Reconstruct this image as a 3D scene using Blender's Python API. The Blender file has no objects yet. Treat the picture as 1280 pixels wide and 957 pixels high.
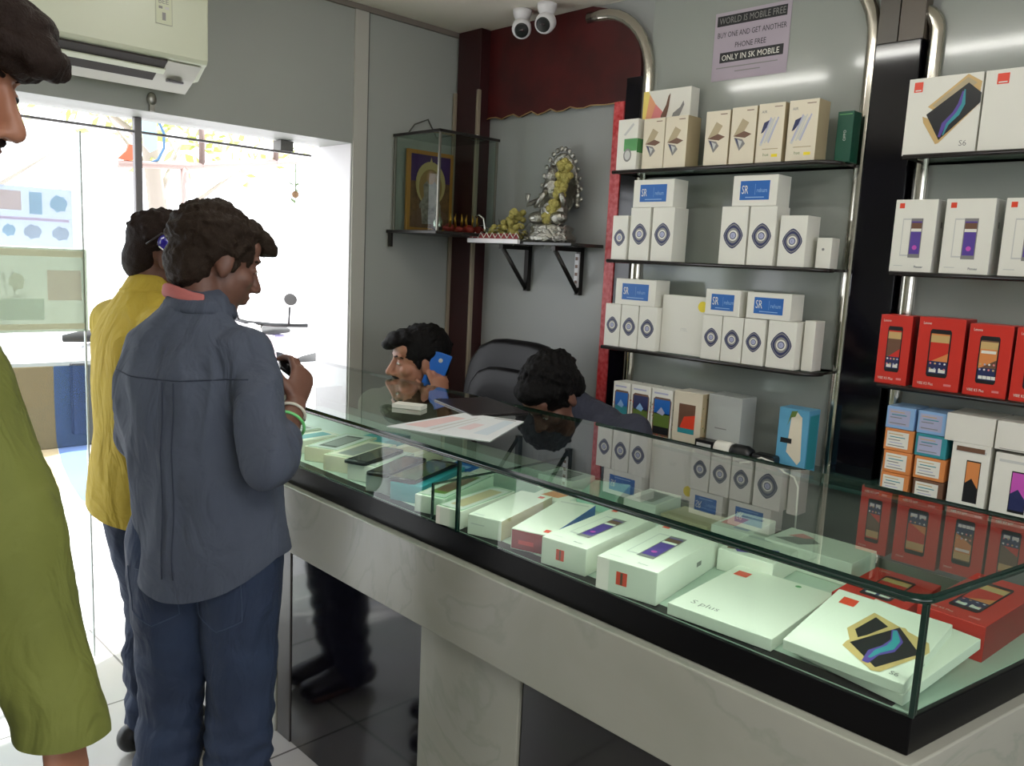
import bpy, bmesh, math, random
from math import sin, cos, pi, radians
from mathutils import Vector, Matrix, noise
from mathutils.bvhtree import BVHTree

random.seed(7)
SC = bpy.context.scene
COL = SC.collection

def lin(c):
    c = c / 255.0
    return c / 12.92 if c <= 0.04045 else ((c + 0.055) / 1.055) ** 2.4
def rgb(r, g, b): return (lin(r), lin(g), lin(b), 1.0)

# ------------------------------------------------------------------ camera
F_PX = 1030.0
X_AX = Vector((0.716, 0.069, -0.695)); Y_AX = Vector((-0.697, 0.139, -0.704))
Y_AX = Vector((-1020, 203.5, -1030)).normalized()
X_AX = Vector((1060, 102.5, -1030)); X_AX = (X_AX - Y_AX * X_AX.dot(Y_AX)).normalized()
Z_AX = X_AX.cross(Y_AX)
rot = Matrix((X_AX, Y_AX, Z_AX))            # rows are the world axes seen from the camera
cd = bpy.data.cameras.new('camera'); cam = bpy.data.objects.new('camera', cd); COL.objects.link(cam)
cam.matrix_world = Matrix.Translation((0, 0, 1.5)) @ rot.to_4x4()
cd.sensor_width = 36.0; cd.lens = 36.0 * F_PX / 1280.0; cd.clip_start = 0.05
SC.camera = cam

# ------------------------------------------------------------------ light
SC.view_settings.view_transform = 'Standard'; SC.view_settings.look = 'None'
SC.view_settings.gamma = 1.0; SC.view_settings.exposure = 0.25
try: SC.view_settings.use_curve_mapping = False
except Exception: pass
w = bpy.data.worlds.new('sky'); SC.world = w; w.use_nodes = True
bg = w.node_tree.nodes['Background']; bg.inputs[0].default_value = (0.93, 0.96, 1.0, 1); bg.inputs[1].default_value = 3.0
SC.cycles.transparent_max_bounces = 24; SC.cycles.max_bounces = 10
SC.cycles.caustics_reflective = False; SC.cycles.caustics_refractive = False
sd = bpy.data.lights.new('sun', 'SUN'); sun = bpy.data.objects.new('sun', sd); COL.objects.link(sun)
sd.energy = 9.0; sd.angle = 0.02; sun.rotation_euler = (radians(-12), radians(28), 0)
def area(name, loc, sx, sy, watts, color, rotz=0):
    l = bpy.data.lights.new(name, 'AREA'); o = bpy.data.objects.new(name, l); COL.objects.link(o)
    l.shape = 'RECTANGLE'; l.size = sx; l.size_y = sy; l.energy = watts; l.color = color
    o.location = loc; o.rotation_euler = (0, 0, rotz); return o
area('ceiling_lamp_light', (0.2, -0.6, 2.435), 0.9, 0.9, 26, (1.0, 0.98, 0.93))

# ------------------------------------------------------------------ materials
MATS = {}
def mat(name, col, rough=0.55, metal=0.0, coat=0.0, bump=None, vary=None, emit=None, spec=0.5, sub=0.0, wr=None):
    if name in MATS: return MATS[name]
    m = bpy.data.materials.new(name); m.use_nodes = True; nt = m.node_tree; b = nt.nodes['Principled BSDF']
    b.inputs['Base Color'].default_value = col; b.inputs['Roughness'].default_value = rough
    b.inputs['Metallic'].default_value = metal; b.inputs['Coat Weight'].default_value = coat
    b.inputs['Coat Roughness'].default_value = 0.05
    b.inputs['Specular IOR Level'].default_value = spec
    if sub: b.inputs['Subsurface Weight'].default_value = sub; b.inputs['Subsurface Radius'].default_value = (0.01, 0.004, 0.002)
    if emit: b.inputs['Emission Color'].default_value = emit[0]; b.inputs['Emission Strength'].default_value = emit[1]
    tc = nt.nodes.new('ShaderNodeTexCoord')
    if vary:                                   # (scale, amount, second colour)
        n = nt.nodes.new('ShaderNodeTexNoise'); n.inputs['Scale'].default_value = vary[0]; n.inputs['Detail'].default_value = 5
        nt.links.new(tc.outputs['Object'], n.inputs['Vector'])
        r = nt.nodes.new('ShaderNodeMapRange'); r.inputs[1].default_value = 0.35; r.inputs[2].default_value = 0.7
        r.inputs[4].default_value = vary[1]; nt.links.new(n.outputs[0], r.inputs[0])
        mx = nt.nodes.new('ShaderNodeMix'); mx.data_type = 'RGBA'
        mx.inputs[6].default_value = col; mx.inputs[7].default_value = vary[2]
        nt.links.new(r.outputs[0], mx.inputs[0]); nt.links.new(mx.outputs[2], b.inputs['Base Color'])
    if bump:                                   # (scale, strength, distance)
        n2 = nt.nodes.new('ShaderNodeTexNoise'); n2.inputs['Scale'].default_value = bump[0]; n2.inputs['Detail'].default_value = 4
        nt.links.new(tc.outputs['Object'], n2.inputs['Vector'])
        bp = nt.nodes.new('ShaderNodeBump'); bp.inputs['Strength'].default_value = bump[1]; bp.inputs['Distance'].default_value = bump[2]
        nt.links.new(n2.outputs[0], bp.inputs['Height']); nt.links.new(bp.outputs[0], b.inputs['Normal'])
    if wr:                                     # soft cloth creases: (scale, distance)
        n3 = nt.nodes.new('ShaderNodeTexNoise'); n3.inputs['Scale'].default_value = wr[0]; n3.inputs['Detail'].default_value = 3; n3.inputs['Distortion'].default_value = 1.2
        mp = nt.nodes.new('ShaderNodeMapping'); mp.inputs['Scale'].default_value = (1.5, 1.5, .7); nt.links.new(tc.outputs['Object'], mp.inputs[0]); nt.links.new(mp.outputs[0], n3.inputs['Vector'])
        b3 = nt.nodes.new('ShaderNodeBump'); b3.inputs['Strength'].default_value = .8; b3.inputs['Distance'].default_value = wr[1]; nt.links.new(n3.outputs[0], b3.inputs['Height'])
        if bump: nt.links.new(b3.outputs[0], bp.inputs['Normal'])
        else: nt.links.new(b3.outputs[0], b.inputs['Normal'])
    MATS[name] = m; return m

def glass_mat(name, tint, ior=1.5, boost=1.0):
    if name in MATS: return MATS[name]
    m = bpy.data.materials.new(name); m.use_nodes = True; nt = m.node_tree; nt.nodes.clear()
    out = nt.nodes.new('ShaderNodeOutputMaterial'); t = nt.nodes.new('ShaderNodeBsdfTransparent'); t.inputs[0].default_value = tint
    g = nt.nodes.new('ShaderNodeBsdfGlossy'); g.inputs['Roughness'].default_value = 0.0
    fr = nt.nodes.new('ShaderNodeFresnel'); fr.inputs[0].default_value = ior
    geo = nt.nodes.new('ShaderNodeNewGeometry')
    # same Fresnel on the way in and out of the thin pane
    mul = nt.nodes.new('ShaderNodeMath'); mul.operation = 'MULTIPLY'; mul.inputs[1].default_value = boost
    inv = nt.nodes.new('ShaderNodeMath'); inv.operation = 'SUBTRACT'; inv.inputs[0].default_value = 1.0
    nt.links.new(geo.outputs['Backfacing'], inv.inputs[1])
    m2 = nt.nodes.new('ShaderNodeMath'); m2.operation = 'MULTIPLY'
    nt.links.new(fr.outputs[0], mul.inputs[0]); nt.links.new(mul.outputs[0], m2.inputs[0]); nt.links.new(inv.outputs[0], m2.inputs[1])
    m2.use_clamp = True
    mx = nt.nodes.new('ShaderNodeMixShader'); nt.links.new(m2.outputs[0], mx.inputs[0])
    nt.links.new(t.outputs[0], mx.inputs[1]); nt.links.new(g.outputs[0], mx.inputs[2]); nt.links.new(mx.outputs[0], out.inputs[0])
    MATS[name] = m; return m

def film_mat(name, col, opacity):
    """translucent coloured film / thin paper stuck on glass: light shines through it"""
    if name in MATS: return MATS[name]
    m = bpy.data.materials.new(name); m.use_nodes = True; nt = m.node_tree; nt.nodes.clear()
    out = nt.nodes.new('ShaderNodeOutputMaterial'); t = nt.nodes.new('ShaderNodeBsdfTransparent'); t.inputs[0].default_value = col
    d = nt.nodes.new('ShaderNodeBsdfDiffuse'); d.inputs[0].default_value = col
    tr = nt.nodes.new('ShaderNodeBsdfTranslucent'); tr.inputs[0].default_value = col
    a = nt.nodes.new('ShaderNodeMixShader'); a.inputs[0].default_value = 0.5
    nt.links.new(d.outputs[0], a.inputs[1]); nt.links.new(tr.outputs[0], a.inputs[2])
    mx = nt.nodes.new('ShaderNodeMixShader'); mx.inputs[0].default_value = opacity
    nt.links.new(t.outputs[0], mx.inputs[1]); nt.links.new(a.outputs[0], mx.inputs[2]); nt.links.new(mx.outputs[0], out.inputs[0])
    MATS[name] = m; return m

def tile_mat():
    m = bpy.data.materials.new('floor_tiles'); m.use_nodes = True; nt = m.node_tree; b = nt.nodes['Principled BSDF']
    tc = nt.nodes.new('ShaderNodeTexCoord'); mp = nt.nodes.new('ShaderNodeMapping')
    mp.inputs['Location'].default_value = (-0.985, -3.27 + 3.0, 0)
    br = nt.nodes.new('ShaderNodeTexBrick'); br.offset = 0.0; br.inputs['Scale'].default_value = 1.0
    br.inputs['Brick Width'].default_value = 0.6; br.inputs['Row Height'].default_value = 0.6
    br.inputs['Mortar Size'].default_value = 0.004; br.inputs['Mortar Smooth'].default_value = 0.1
    br.inputs['Color1'].default_value = rgb(196, 193, 188); br.inputs['Color2'].default_value = rgb(188, 186, 182); br.inputs['Mortar'].default_value = rgb(95, 92, 88)
    nt.links.new(tc.outputs['Object'], mp.inputs[0]); nt.links.new(mp.outputs[0], br.inputs[0])
    n = nt.nodes.new('ShaderNodeTexNoise'); n.inputs['Scale'].default_value = 2.5; n.inputs['Detail'].default_value = 8; nt.links.new(tc.outputs['Object'], n.inputs['Vector'])
    mx = nt.nodes.new('ShaderNodeMix'); mx.data_type = 'RGBA'; mx.blend_type = 'MULTIPLY'; mx.inputs[0].default_value = 0.25
    nt.links.new(br.outputs[0], mx.inputs[6]); nt.links.new(n.outputs[1], mx.inputs[7]); nt.links.new(mx.outputs[2], b.inputs['Base Color'])
    b.inputs['Roughness'].default_value = 0.18
    MATS['floor_tiles'] = m; return m

def marble_mat():
    m = bpy.data.materials.new('marble'); m.use_nodes = True; nt = m.node_tree; b = nt.nodes['Principled BSDF']
    tc = nt.nodes.new('ShaderNodeTexCoord')
    n = nt.nodes.new('ShaderNodeTexNoise'); n.inputs['Scale'].default_value = 1.6; n.inputs['Detail'].default_value = 9; n.inputs['Distortion'].default_value = 1.6
    nt.links.new(tc.outputs['Object'], n.inputs['Vector'])
    cr = nt.nodes.new('ShaderNodeValToRGB'); e = cr.color_ramp.elements
    e[0].position = 0.30; e[0].color = rgb(146, 146, 134); e[1].position = 0.6; e[1].color = rgb(158, 157, 146)
    for p, c in ((0.465, rgb(154, 153, 142)), (0.485, rgb(145, 147, 136)), (0.5, rgb(154, 153, 143))):
        x = e.new(p); x.color = c
    nt.links.new(n.outputs[0], cr.inputs[0]); nt.links.new(cr.outputs[0], b.inputs['Base Color'])
    b.inputs['Roughness'].default_value = 0.22
    MATS['marble'] = m; return m
tile_mat(); marble_mat()

WHITE = mat('white_card', rgb(226, 224, 214), 0.42)
CREAM = mat('cream_card', rgb(222, 212, 190), 0.35, coat=0.4)
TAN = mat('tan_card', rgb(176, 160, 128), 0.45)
GREYC = mat('grey_card', rgb(172, 176, 172), 0.5)
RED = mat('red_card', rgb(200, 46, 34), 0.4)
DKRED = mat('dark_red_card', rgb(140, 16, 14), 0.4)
INK = mat('black_ink', rgb(22, 22, 26), 0.4)
NAVY = mat('navy_ink', rgb(38, 44, 88), 0.4)
LAV = mat('lavender_ink', rgb(170, 172, 200), 0.4)
BLUE = mat('blue_ink', rgb(22, 96, 176), 0.4)
LBLUE = mat('light_blue_ink', rgb(140, 178, 220), 0.4)
TEAL = mat('teal_ink', rgb(50, 140, 150), 0.4)
SKYB = mat('sky_blue_card', rgb(92, 158, 192), 0.4)
PURP = mat('purple_ink', rgb(88, 66, 150), 0.4)
MAG = mat('magenta_ink', rgb(196, 84, 180), 0.4)
ORG = mat('orange_ink', rgb(214, 134, 74), 0.4)
YEL = mat('yellow_ink', rgb(236, 214, 40), 0.4)
GOLD = mat('gold_ink', rgb(200, 168, 112), 0.3)
BROWN = mat('brown_ink', rgb(110, 78, 60), 0.4)
GRN = mat('green_ink', rgb(86, 150, 90), 0.4)
DGRN = mat('dark_green_card', rgb(12, 78, 58), 0.35)
OLIVE = mat('olive_ink', rgb(96, 118, 50), 0.4)
PINK = mat('pink_ink', rgb(220, 130, 130), 0.4)
LOGO = mat('red_logo_ink', rgb(226, 70, 44), 0.4)
GREYI = mat('grey_ink', rgb(130, 128, 126), 0.4)
LGREY = mat('pale_grey_ink', rgb(196, 196, 192), 0.4)
BLACKG = mat('black_gloss', rgb(13, 11, 18), 0.08, coat=0.1)
BLACKM = mat('black_plastic', rgb(16, 16, 18), 0.35)
CHROME = mat('chrome', rgb(205, 200, 188), 0.16, metal=1.0)
STEEL = mat('brushed_steel', rgb(150, 148, 140), 0.35, metal=1.0)
GLASS = glass_mat('clear_glass', (0.90, 0.975, 0.93, 1), 1.52, 1.0)
TOPG = glass_mat('top_glass', (0.86, 0.955, 0.90, 1), 1.6, 1.7)
SGLASS = glass_mat('shelf_glass', (0.88, 0.94, 0.91, 1))
CGLASS = glass_mat('cabinet_glass', (0.84, 0.89, 0.86, 1), 1.28)
GEDGE = mat('glass_edge', rgb(14, 40, 32), 0.12)
SEDGE = mat('shelf_edge', rgb(40, 36, 34), 0.25)

# ------------------------------------------------------------------ mesh builder
class MB:
    def __init__(s): s.v = []; s.f = []; s.m = []; s.mats = []; s.sm = []
    def mi(s, m):
        if m not in s.mats: s.mats.append(m)
        return s.mats.index(m)
    def add(s, vs, fs, m, smooth=False):
        o = len(s.v); s.v += [Vector(p) for p in vs]; i = s.mi(m)
        for f in fs: s.f.append([o + k for k in f]); s.m.append(i); s.sm.append(smooth)
        return s
    def box(s, x0, x1, y0, y1, z0, z1, m, M=None):
        vs = [Vector((x, y, z)) for x in (x0, x1) for y in (y0, y1) for z in (z0, z1)]
        if M: vs = [M @ v for v in vs]
        return s.add(vs, [(0, 1, 3, 2), (4, 6, 7, 5), (0, 4, 5, 1), (2, 3, 7, 6), (0, 2, 6, 4), (1, 5, 7, 3)], m)
    def prism(s, pts, z0, z1, m, side=None, M=None):
        n = len(pts); vs = [Vector((p[0], p[1], z0)) for p in pts] + [Vector((p[0], p[1], z1)) for p in pts]
        if M: vs = [M @ v for v in vs]
        s.add(vs, [list(range(n))[::-1], [n + k for k in range(n)]], m)
        o = len(s.v) - 2 * n; i = s.mi(side or m)
        for k in range(n):
            s.f.append([o + k, o + (k + 1) % n, o + n + (k + 1) % n, o + n + k]); s.m.append(i); s.sm.append(False)
        return s
    def tube(s, path, r, m, n=10, cap=True, side=None, flat=1.0):
        path = [Vector(p) for p in path]; rs = r if isinstance(r, (list, tuple)) else [r] * len(path)
        rings = []; ref = Vector(side) if side else None
        for i, p in enumerate(path):
            t = (path[min(i + 1, len(path) - 1)] - path[max(i - 1, 0)]).normalized()
            if ref is None: ref = Vector((0, 0, 1)) if abs(t.z) < 0.9 else Vector((1, 0, 0))
            a = (ref - t * ref.dot(t)).normalized(); ref = a; b = t.cross(a)
            rr = rs[i]; ra, rb = rr if isinstance(rr, (tuple, list)) else (rr, rr * flat)
            rings.append([p + a * (ra * cos(2 * pi * k / n)) + b * (rb * sin(2 * pi * k / n)) for k in range(n)])
        vs = [q for ring in rings for q in ring]; fs = []
        for i in range(len(rings) - 1):
            for k in range(n): fs.append((i * n + k, i * n + (k + 1) % n, (i + 1) * n + (k + 1) % n, (i + 1) * n + k))
        if cap: fs += [tuple(range(n))[::-1], tuple((len(rings) - 1) * n + k for k in range(n))]
        return s.add(vs, fs, m, True)
    def limb(s, path, rad, m, n=18, side=(1, 0, 0)):
        """tube with rounded ends; rad = r or (ra, rb)"""
        path = [Vector(p) for p in path]; rad = [(q, q) if not isinstance(q, (tuple, list)) else q for q in rad]
        t0 = (path[0] - path[1]).normalized(); t1 = (path[-1] - path[-2]).normalized()
        P, Rr = [], []
        for k in (85, 60, 35):
            a = radians(k); P.append(path[0] + t0 * min(rad[0]) * sin(a)); Rr.append((rad[0][0] * cos(a), rad[0][1] * cos(a)))
        P += path; Rr += rad
        for k in (35, 60, 85):
            a = radians(k); P.append(path[-1] + t1 * min(rad[-1]) * sin(a)); Rr.append((rad[-1][0] * cos(a), rad[-1][1] * cos(a)))
        return s.tube(P, Rr, m, n, True, side)
    def ell(s, c, r, m, M=None, n=18, k=12):
        c = Vector(c); vs = []; fs = []
        for i in range(1, k):
            a = pi * i / k
            for j in range(n):
                b = 2 * pi * j / n; p = Vector((r[0] * sin(a) * cos(b), r[1] * sin(a) * sin(b), r[2] * cos(a)))
                vs.append(c + (M @ p if M else p))
        top = Vector((0, 0, r[2])); vs.append(c + (M @ top if M else top)); vs.append(c - (M @ top if M else top))
        for i in range(k - 2):
            for j in range(n): fs.append((i * n + j, (i + 1) * n + j, (i + 1) * n + (j + 1) % n, i * n + (j + 1) % n))
        T = len(vs) - 2
        for j in range(n):
            fs.append((T, j, (j + 1) % n)); fs.append((T + 1, (k - 2) * n + (j + 1) % n, (k - 2) * n + j))
        return s.add(vs, fs, m, True)
    def lathe(s, c, prof, m, n=20, M=None):
        c = Vector(c); vs = []; fs = []
        for r, z in prof:
            for j in range(n):
                p = Vector((r * cos(2 * pi * j / n), r * sin(2 * pi * j / n), z)); vs.append(c + (M @ p if M else p))
        for i in range(len(prof) - 1):
            for j in range(n): fs.append((i * n + j, i * n + (j + 1) % n, (i + 1) * n + (j + 1) % n, (i + 1) * n + j))
        fs += [tuple(range(n))[::-1], tuple((len(prof) - 1) * n + j for j in range(n))]
        return s.add(vs, fs, m, True)
    def mesh(s, name, off=(0, 0, 0)):
        me = bpy.data.meshes.new(name); off = Vector(off)
        me.from_pydata([v - off for v in s.v], [], s.f)
        for m in s.mats: me.materials.append(m)
        me.polygons.foreach_set('material_index', s.m); me.polygons.foreach_set('use_smooth', s.sm); me.update()
        return me
    def build(s, name, parent=None, bevel=0.0, origin=None, local=False):
        if parent is not None and not local: off = parent.matrix_basis.translation if parent.parent is None else wloc(parent)
        elif origin is not None: off = Vector(origin)
        elif local: off = Vector((0, 0, 0))
        else:
            xs = [v.x for v in s.v]; ys = [v.y for v in s.v]; zs = [v.z for v in s.v]
            off = Vector(((min(xs) + max(xs)) / 2, (min(ys) + max(ys)) / 2, min(zs)))
        o = bpy.data.objects.new(name, s.mesh(name, off)); COL.objects.link(o)
        if parent is not None: o.parent = parent
        elif not local: o.location = off
        if bevel:
            b = o.modifiers.new('bevel', 'BEVEL'); b.width = bevel; b.segments = 2; b.limit_method = 'ANGLE'; b.harden_normals = False
        return o
def wloc(o):
    p = o.location.copy()
    while o.parent: o = o.parent; p += o.location
    return p
def tag(o, label, cat, group=None):
    o['label'] = label; o['category'] = cat
    if group: o['group'] = group
    return o
def struct(o): o['kind'] = 'structure'; return o
def thing(name, label, cat, loc, rotz=0, group=None):
    o = bpy.data.objects.new(name, None); COL.objects.link(o); o.location = loc; o.rotation_euler = (0, 0, rotz)
    o.empty_display_size = 0.05
    return tag(o, label, cat, group)

# ------------------------------------------------------------------ text
_T = {}
def text_geo(s):
    if s in _T: return _T[s]
    c = bpy.data.curves.new('t', 'FONT'); c.body = s; c.resolution_u = 2
    o = bpy.data.objects.new('t', c); COL.objects.link(o)
    dg = bpy.context.evaluated_depsgraph_get(); me = bpy.data.meshes.new_from_object(o.evaluated_get(dg))
    vs = [(v.co.x, v.co.y) for v in me.vertices]; fs = [tuple(p.vertices) for p in me.polygons]
    xs = [v[0] for v in vs]; ys = [v[1] for v in vs]; w_ = max(xs) - min(xs); h_ = max(ys) - min(ys)
    vs = [((x - min(xs)) / h_, (y - min(ys)) / h_) for x, y in vs]
    COL.objects.unlink(o); bpy.data.objects.remove(o); bpy.data.meshes.remove(me)
    _T[s] = (vs, fs, w_ / h_); return _T[s]

# ------------------------------------------------------------------ printed boxes
class PB(MB):
    """a carton; front face printed. upright: front looks to local -Y; flat: front looks up"""
    def __init__(s, w, h, d, body=WHITE, flat=False, sides=None):
        super().__init__(); s.w, s.h, s.d, s.flat = w, h, d, flat
        c = [s.P(u, v, n) for u in (-w / 2, w / 2) for v in (0, h) for n in (0, d)]
        fs = [(0, 1, 3, 2), (4, 6, 7, 5), (0, 4, 5, 1), (2, 3, 7, 6), (0, 2, 6, 4), (1, 5, 7, 3)]
        if not flat: fs = [f[::-1] for f in fs]
        sides = sides or {}
        o = len(s.v); s.v += c
        for f, k in zip(fs, ('L', 'R', 'D', 'U', 'K', 'F')):
            s.f.append([o + i for i in f]); s.m.append(s.mi(sides.get(k, body))); s.sm.append(False)
    def P(s, u, v, n):
        return Vector((u, v - s.h / 2, n)) if s.flat else Vector((u, s.d / 2 - n, v))
    def size(s, face):
        return {'F': (s.w, s.h), 'R': (s.d, s.h), 'L': (s.d, s.h), 'D': (s.w, s.d), 'U': (s.w, s.d)}[face]
    def at(s, face, a, b, e=0.0004):
        W, H = s.size(face); a *= W; b *= H
        return {'F': lambda: s.P(a - s.w / 2, b, s.d + e), 'R': lambda: s.P(s.w / 2 + e, b, s.d - a),
                'L': lambda: s.P(-s.w / 2 - e, b, a), 'D': lambda: s.P(a - s.w / 2, -e, b), 'U': lambda: s.P(a - s.w / 2, s.h + e, s.d - b)}[face]()
    def poly(s, face, pts, m, e=0.0004): return s.add([s.at(face, a, b, e) for a, b in pts], [tuple(range(len(pts)))], m)
    def rect(s, face, a0, b0, a1, b1, m, e=0.0004): return s.poly(face, [(a0, b0), (a1, b0), (a1, b1), (a0, b1)], m, e)
    def disc(s, face, ca, cb, r, m, e=0.0004, power=2.0, n=28, aspect=1.0):
        W, H = s.size(face); pts = []
        for k in range(n):
            t = 2 * pi * k / n; q = (abs(cos(t)) ** power + abs(sin(t)) ** power) ** (-1 / power)
            pts.append((ca + r * q * cos(t) / W, cb + r * aspect * q * sin(t) / H))
        return s.poly(face, pts, m, e)
    def text(s, face, txt, a, b, size, m, e=0.0006, ang=0.0, maxw=None):
        """size = cap height in metres; a, b = left-bottom in face fractions"""
        W, H = s.size(face); vs, fs, asp = text_geo(txt); sx = size
        if maxw: sx = min(size, maxw / asp)
        out = []
        for x, y in vs:
            x *= sx; y *= size; x, y = x * cos(ang) - y * sin(ang), x * sin(ang) + y * cos(ang)
            out.append(s.at(face, a + x / W, b + y / H, e))
        return s.add(out, fs, m)
    def put(s, name, label, cat, loc, rz, group=None, bevel=0.0012, tilt=None):
        o = s.build(name, local=True, bevel=bevel); o.location = loc; o.rotation_euler = (0, 0, rz)
        if tilt: o.rotation_euler = tilt
        return tag(o, label, cat, group)
S_ROT = radians(-90)

def quadpath(s, face, pts, wd, m, e=0.0005):
    """a stripe of constant width along pts (in face fractions)"""
    W, H = s.size(face); P2 = [Vector((a * W, b * H)) for a, b in pts]; L, Rr = [], []
    for i, p in enumerate(P2):
        t = (P2[min(i + 1, len(P2) - 1)] - P2[max(i - 1, 0)]).normalized(); n = Vector((-t.y, t.x))
        ww = wd[i] if isinstance(wd, (list, tuple)) else wd
        L.append(p + n * ww / 2); Rr.append(p - n * ww / 2)
    for i in range(len(P2) - 1):
        s.poly(face, [(q.x / W, q.y / H) for q in (L[i], L[i + 1], Rr[i + 1], Rr[i])], m, e)

def art_medallion(b):
    k = .37 * b.w / .023
    b.disc('F', .5, .5, .023 * k, NAVY, .0004, 1.5, aspect=1.18)
    b.disc('F', .5, .5, .0205 * k, GREYI, .0006, 1.55, aspect=1.18)
    b.disc('F', .5, .5, .0190 * k, NAVY, .0008, 1.6, aspect=1.14); b.disc('F', .5, .5, .0145 * k, GREYI, .0009, 1.8, aspect=1.1)
    b.disc('F', .5, .5, .0112 * k, WHITE, .0010, 2); b.disc('F', .5, .5, .0078 * k, NAVY, .0012, 2)
    b.disc('F', .5, .5, .0062 * k, LAV, .0014, 2)
    b.text('F', 'i', .48, .48, .006, NAVY, .0016)
def art_bluelabel(b):
    b.rect('F', .17, .2, .83, .82, BLUE)
    b.text('F', 'SR', .21, .40, .025, WHITE, .0008, maxw=.022); b.rect('F', .51, .36, .515, .72, LBLUE, .0008)
    b.text('F', 'rehum', .55, .44, .013, LBLUE, .0008, maxw=.034)
    b.rect('F', .30, .27, .72, .30, LBLUE, .0008)
def art_geo(b):
    b.poly('F', [(.12, .5), (.45, .8), (.72, .72), (.55, .58)], TAN); b.poly('F', [(.12, .5), (.55, .58), (.85, .52), (.6, .46)], BROWN, .0005)
    b.poly('F', [(.15, .48), (.5, .44), (.62, .36), (.4, .24)], GREYI, .0006); b.poly('F', [(.3, .44), (.5, .40), (.42, .30)], LGREY, .0008)
    b.poly('F', [(.2, .47), (.3, .44), (.38, .3)], NAVY, .0009)
    b.rect('F', .60, .925, .88, .94, BROWN)
def art_sketch(b):
    for k, m in ((0, LAV), (.14, LGREY), (.28, LAV)):
        quadpath(b, 'F', [(.18 + k, .34), (.5 + k, .76)], .004, m)
    quadpath(b, 'F', [(.16, .3), (.55, .74)], .008, LGREY, .0004); quadpath(b, 'F', [(.42, .36), (.72, .7)], .008, LGREY, .0004)
    b.poly('F', [(.15, .5), (.25, .68), (.45, .72), (.36, .6), (.24, .52)], NAVY, .0008)
    b.rect('F', .25, .23, .85, .245, TAN); b.text('F', 'AIR', .12, .84, .008, GREYI)
    b.text('F', 'hue', .3, .12, .009, OLIVE); b.rect('F', .6, .93, .9, .942, BROWN); b.rect('F', .62, .1, .85, .15, YEL, .0005)
def art_twophones(b, screen=PURP):
    """pale phone back with a purple-screen phone in front"""
    b.rect('F', .22, .22, .52, .74, LGREY); b.rect('F', .24, .24, .50, .72, WHITE, .0006)
    b.rect('F', .42, .20, .70, .74, GREYI, .0008); b.rect('F', .44, .25, .68, .70, screen, .0010)
    b.rect('F', .44, .56, .68, .60, WHITE, .0012); b.rect('F', .44, .60, .68, .68, BROWN, .0012); b.disc('F', .56, .34, .006, MAG, .0012)
    b.rect('F', .10, .88, .22, .95, LOGO); b.text('F', 'Pioneer', .60, .06, .006, NAVY, maxw=.022); b.rect('F', .1, .08, .32, .09, LGREY)
    b.rect('R', .45, .62, .60, .70, GREYI)
def art_redphone(b, k=0):
    b.poly('F', [(.30, .18), (.70, .18), (.73, .21), (.73, .81), (.70, .84), (.30, .84), (.27, .81), (.27, .21)], INK)
    b.rect('F', .30, .23, .70, .78, (RED, ORG, BROWN)[k % 3], .0006); b.rect('F', .30, .66, .70, .76, GOLD, .0008)
    b.poly('F', [(.30, .66), (.70, .66), (.70, .52), (.30, .38)], (BROWN, RED, ORG)[k % 3], .0008)
    b.rect('F', .30, .23, .70, .40, NAVY, .0008)
    for r in range(2):
        for c in range(4): b.disc('F', .345 + c * .103, .37 - r * .075 + (k == 2) * .08, .0026, (WHITE, PINK, GOLD, LAV)[(c + r + k) % 4], .0010, n=8)
    for c in range(2 + (k == 2) * 2): b.rect('F', .33 + c * (.2 - (k == 2) * .1), .245, .33 + c * (.2 - (k == 2) * .1) + .09 + (k < 2) * .06, .29, WHITE, .0010)
    if k == 2: b.rect('F', .33, .60, .67, .64, WHITE, .001)
    b.text('F', 'Lenovo', .10, .90, .007, WHITE, maxw=.02); b.text('F', 'VIBE K5 Plus', .10, .06, .007, WHITE, maxw=.04); b.rect('F', .68, .07, .84, .10, PINK)
def art_s6(b, dark=True):
    """two gold phones, the front one with a blue ribbon on its screen"""
    b.rect('F', .08, .82, .20, .95, LOGO); b.rect('F', .1, .835, .18, .85, WHITE, .0006)
    b.poly('F', [(.30, .62), (.80, .99), (.99, .88), (.98, .76), (.5, .5)], GOLD)
    b.poly('F', [(.36, .63), (.80, .95), (.93, .87), (.5, .55)], TAN, .0006)
    b.poly('F', [(.24, .50), (.34, .46), (.98, .68), (.98, .60), (.50, .14), (.46, .13), (.26, .42)], GOLD, .0008)
    b.poly('F', [(.29, .52), (.82, .88), (1.0, .74), (1.0, .62), (.50, .18)], INK, .0010)
    quadpath(b, 'F', [(.50, .22), (.55, .38), (.68, .50), (.74, .62), (.76, .78)], [.006, .012, .014, .012, .004], PURP, .0012)
    quadpath(b, 'F', [(.55, .24), (.60, .38), (.72, .50), (.78, .62), (.78, .80)], [.003, .007, .010, .009, .003], TEAL, .0014)
    b.text('F', 'S6', .78, .09, .014, GREYI)
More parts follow.
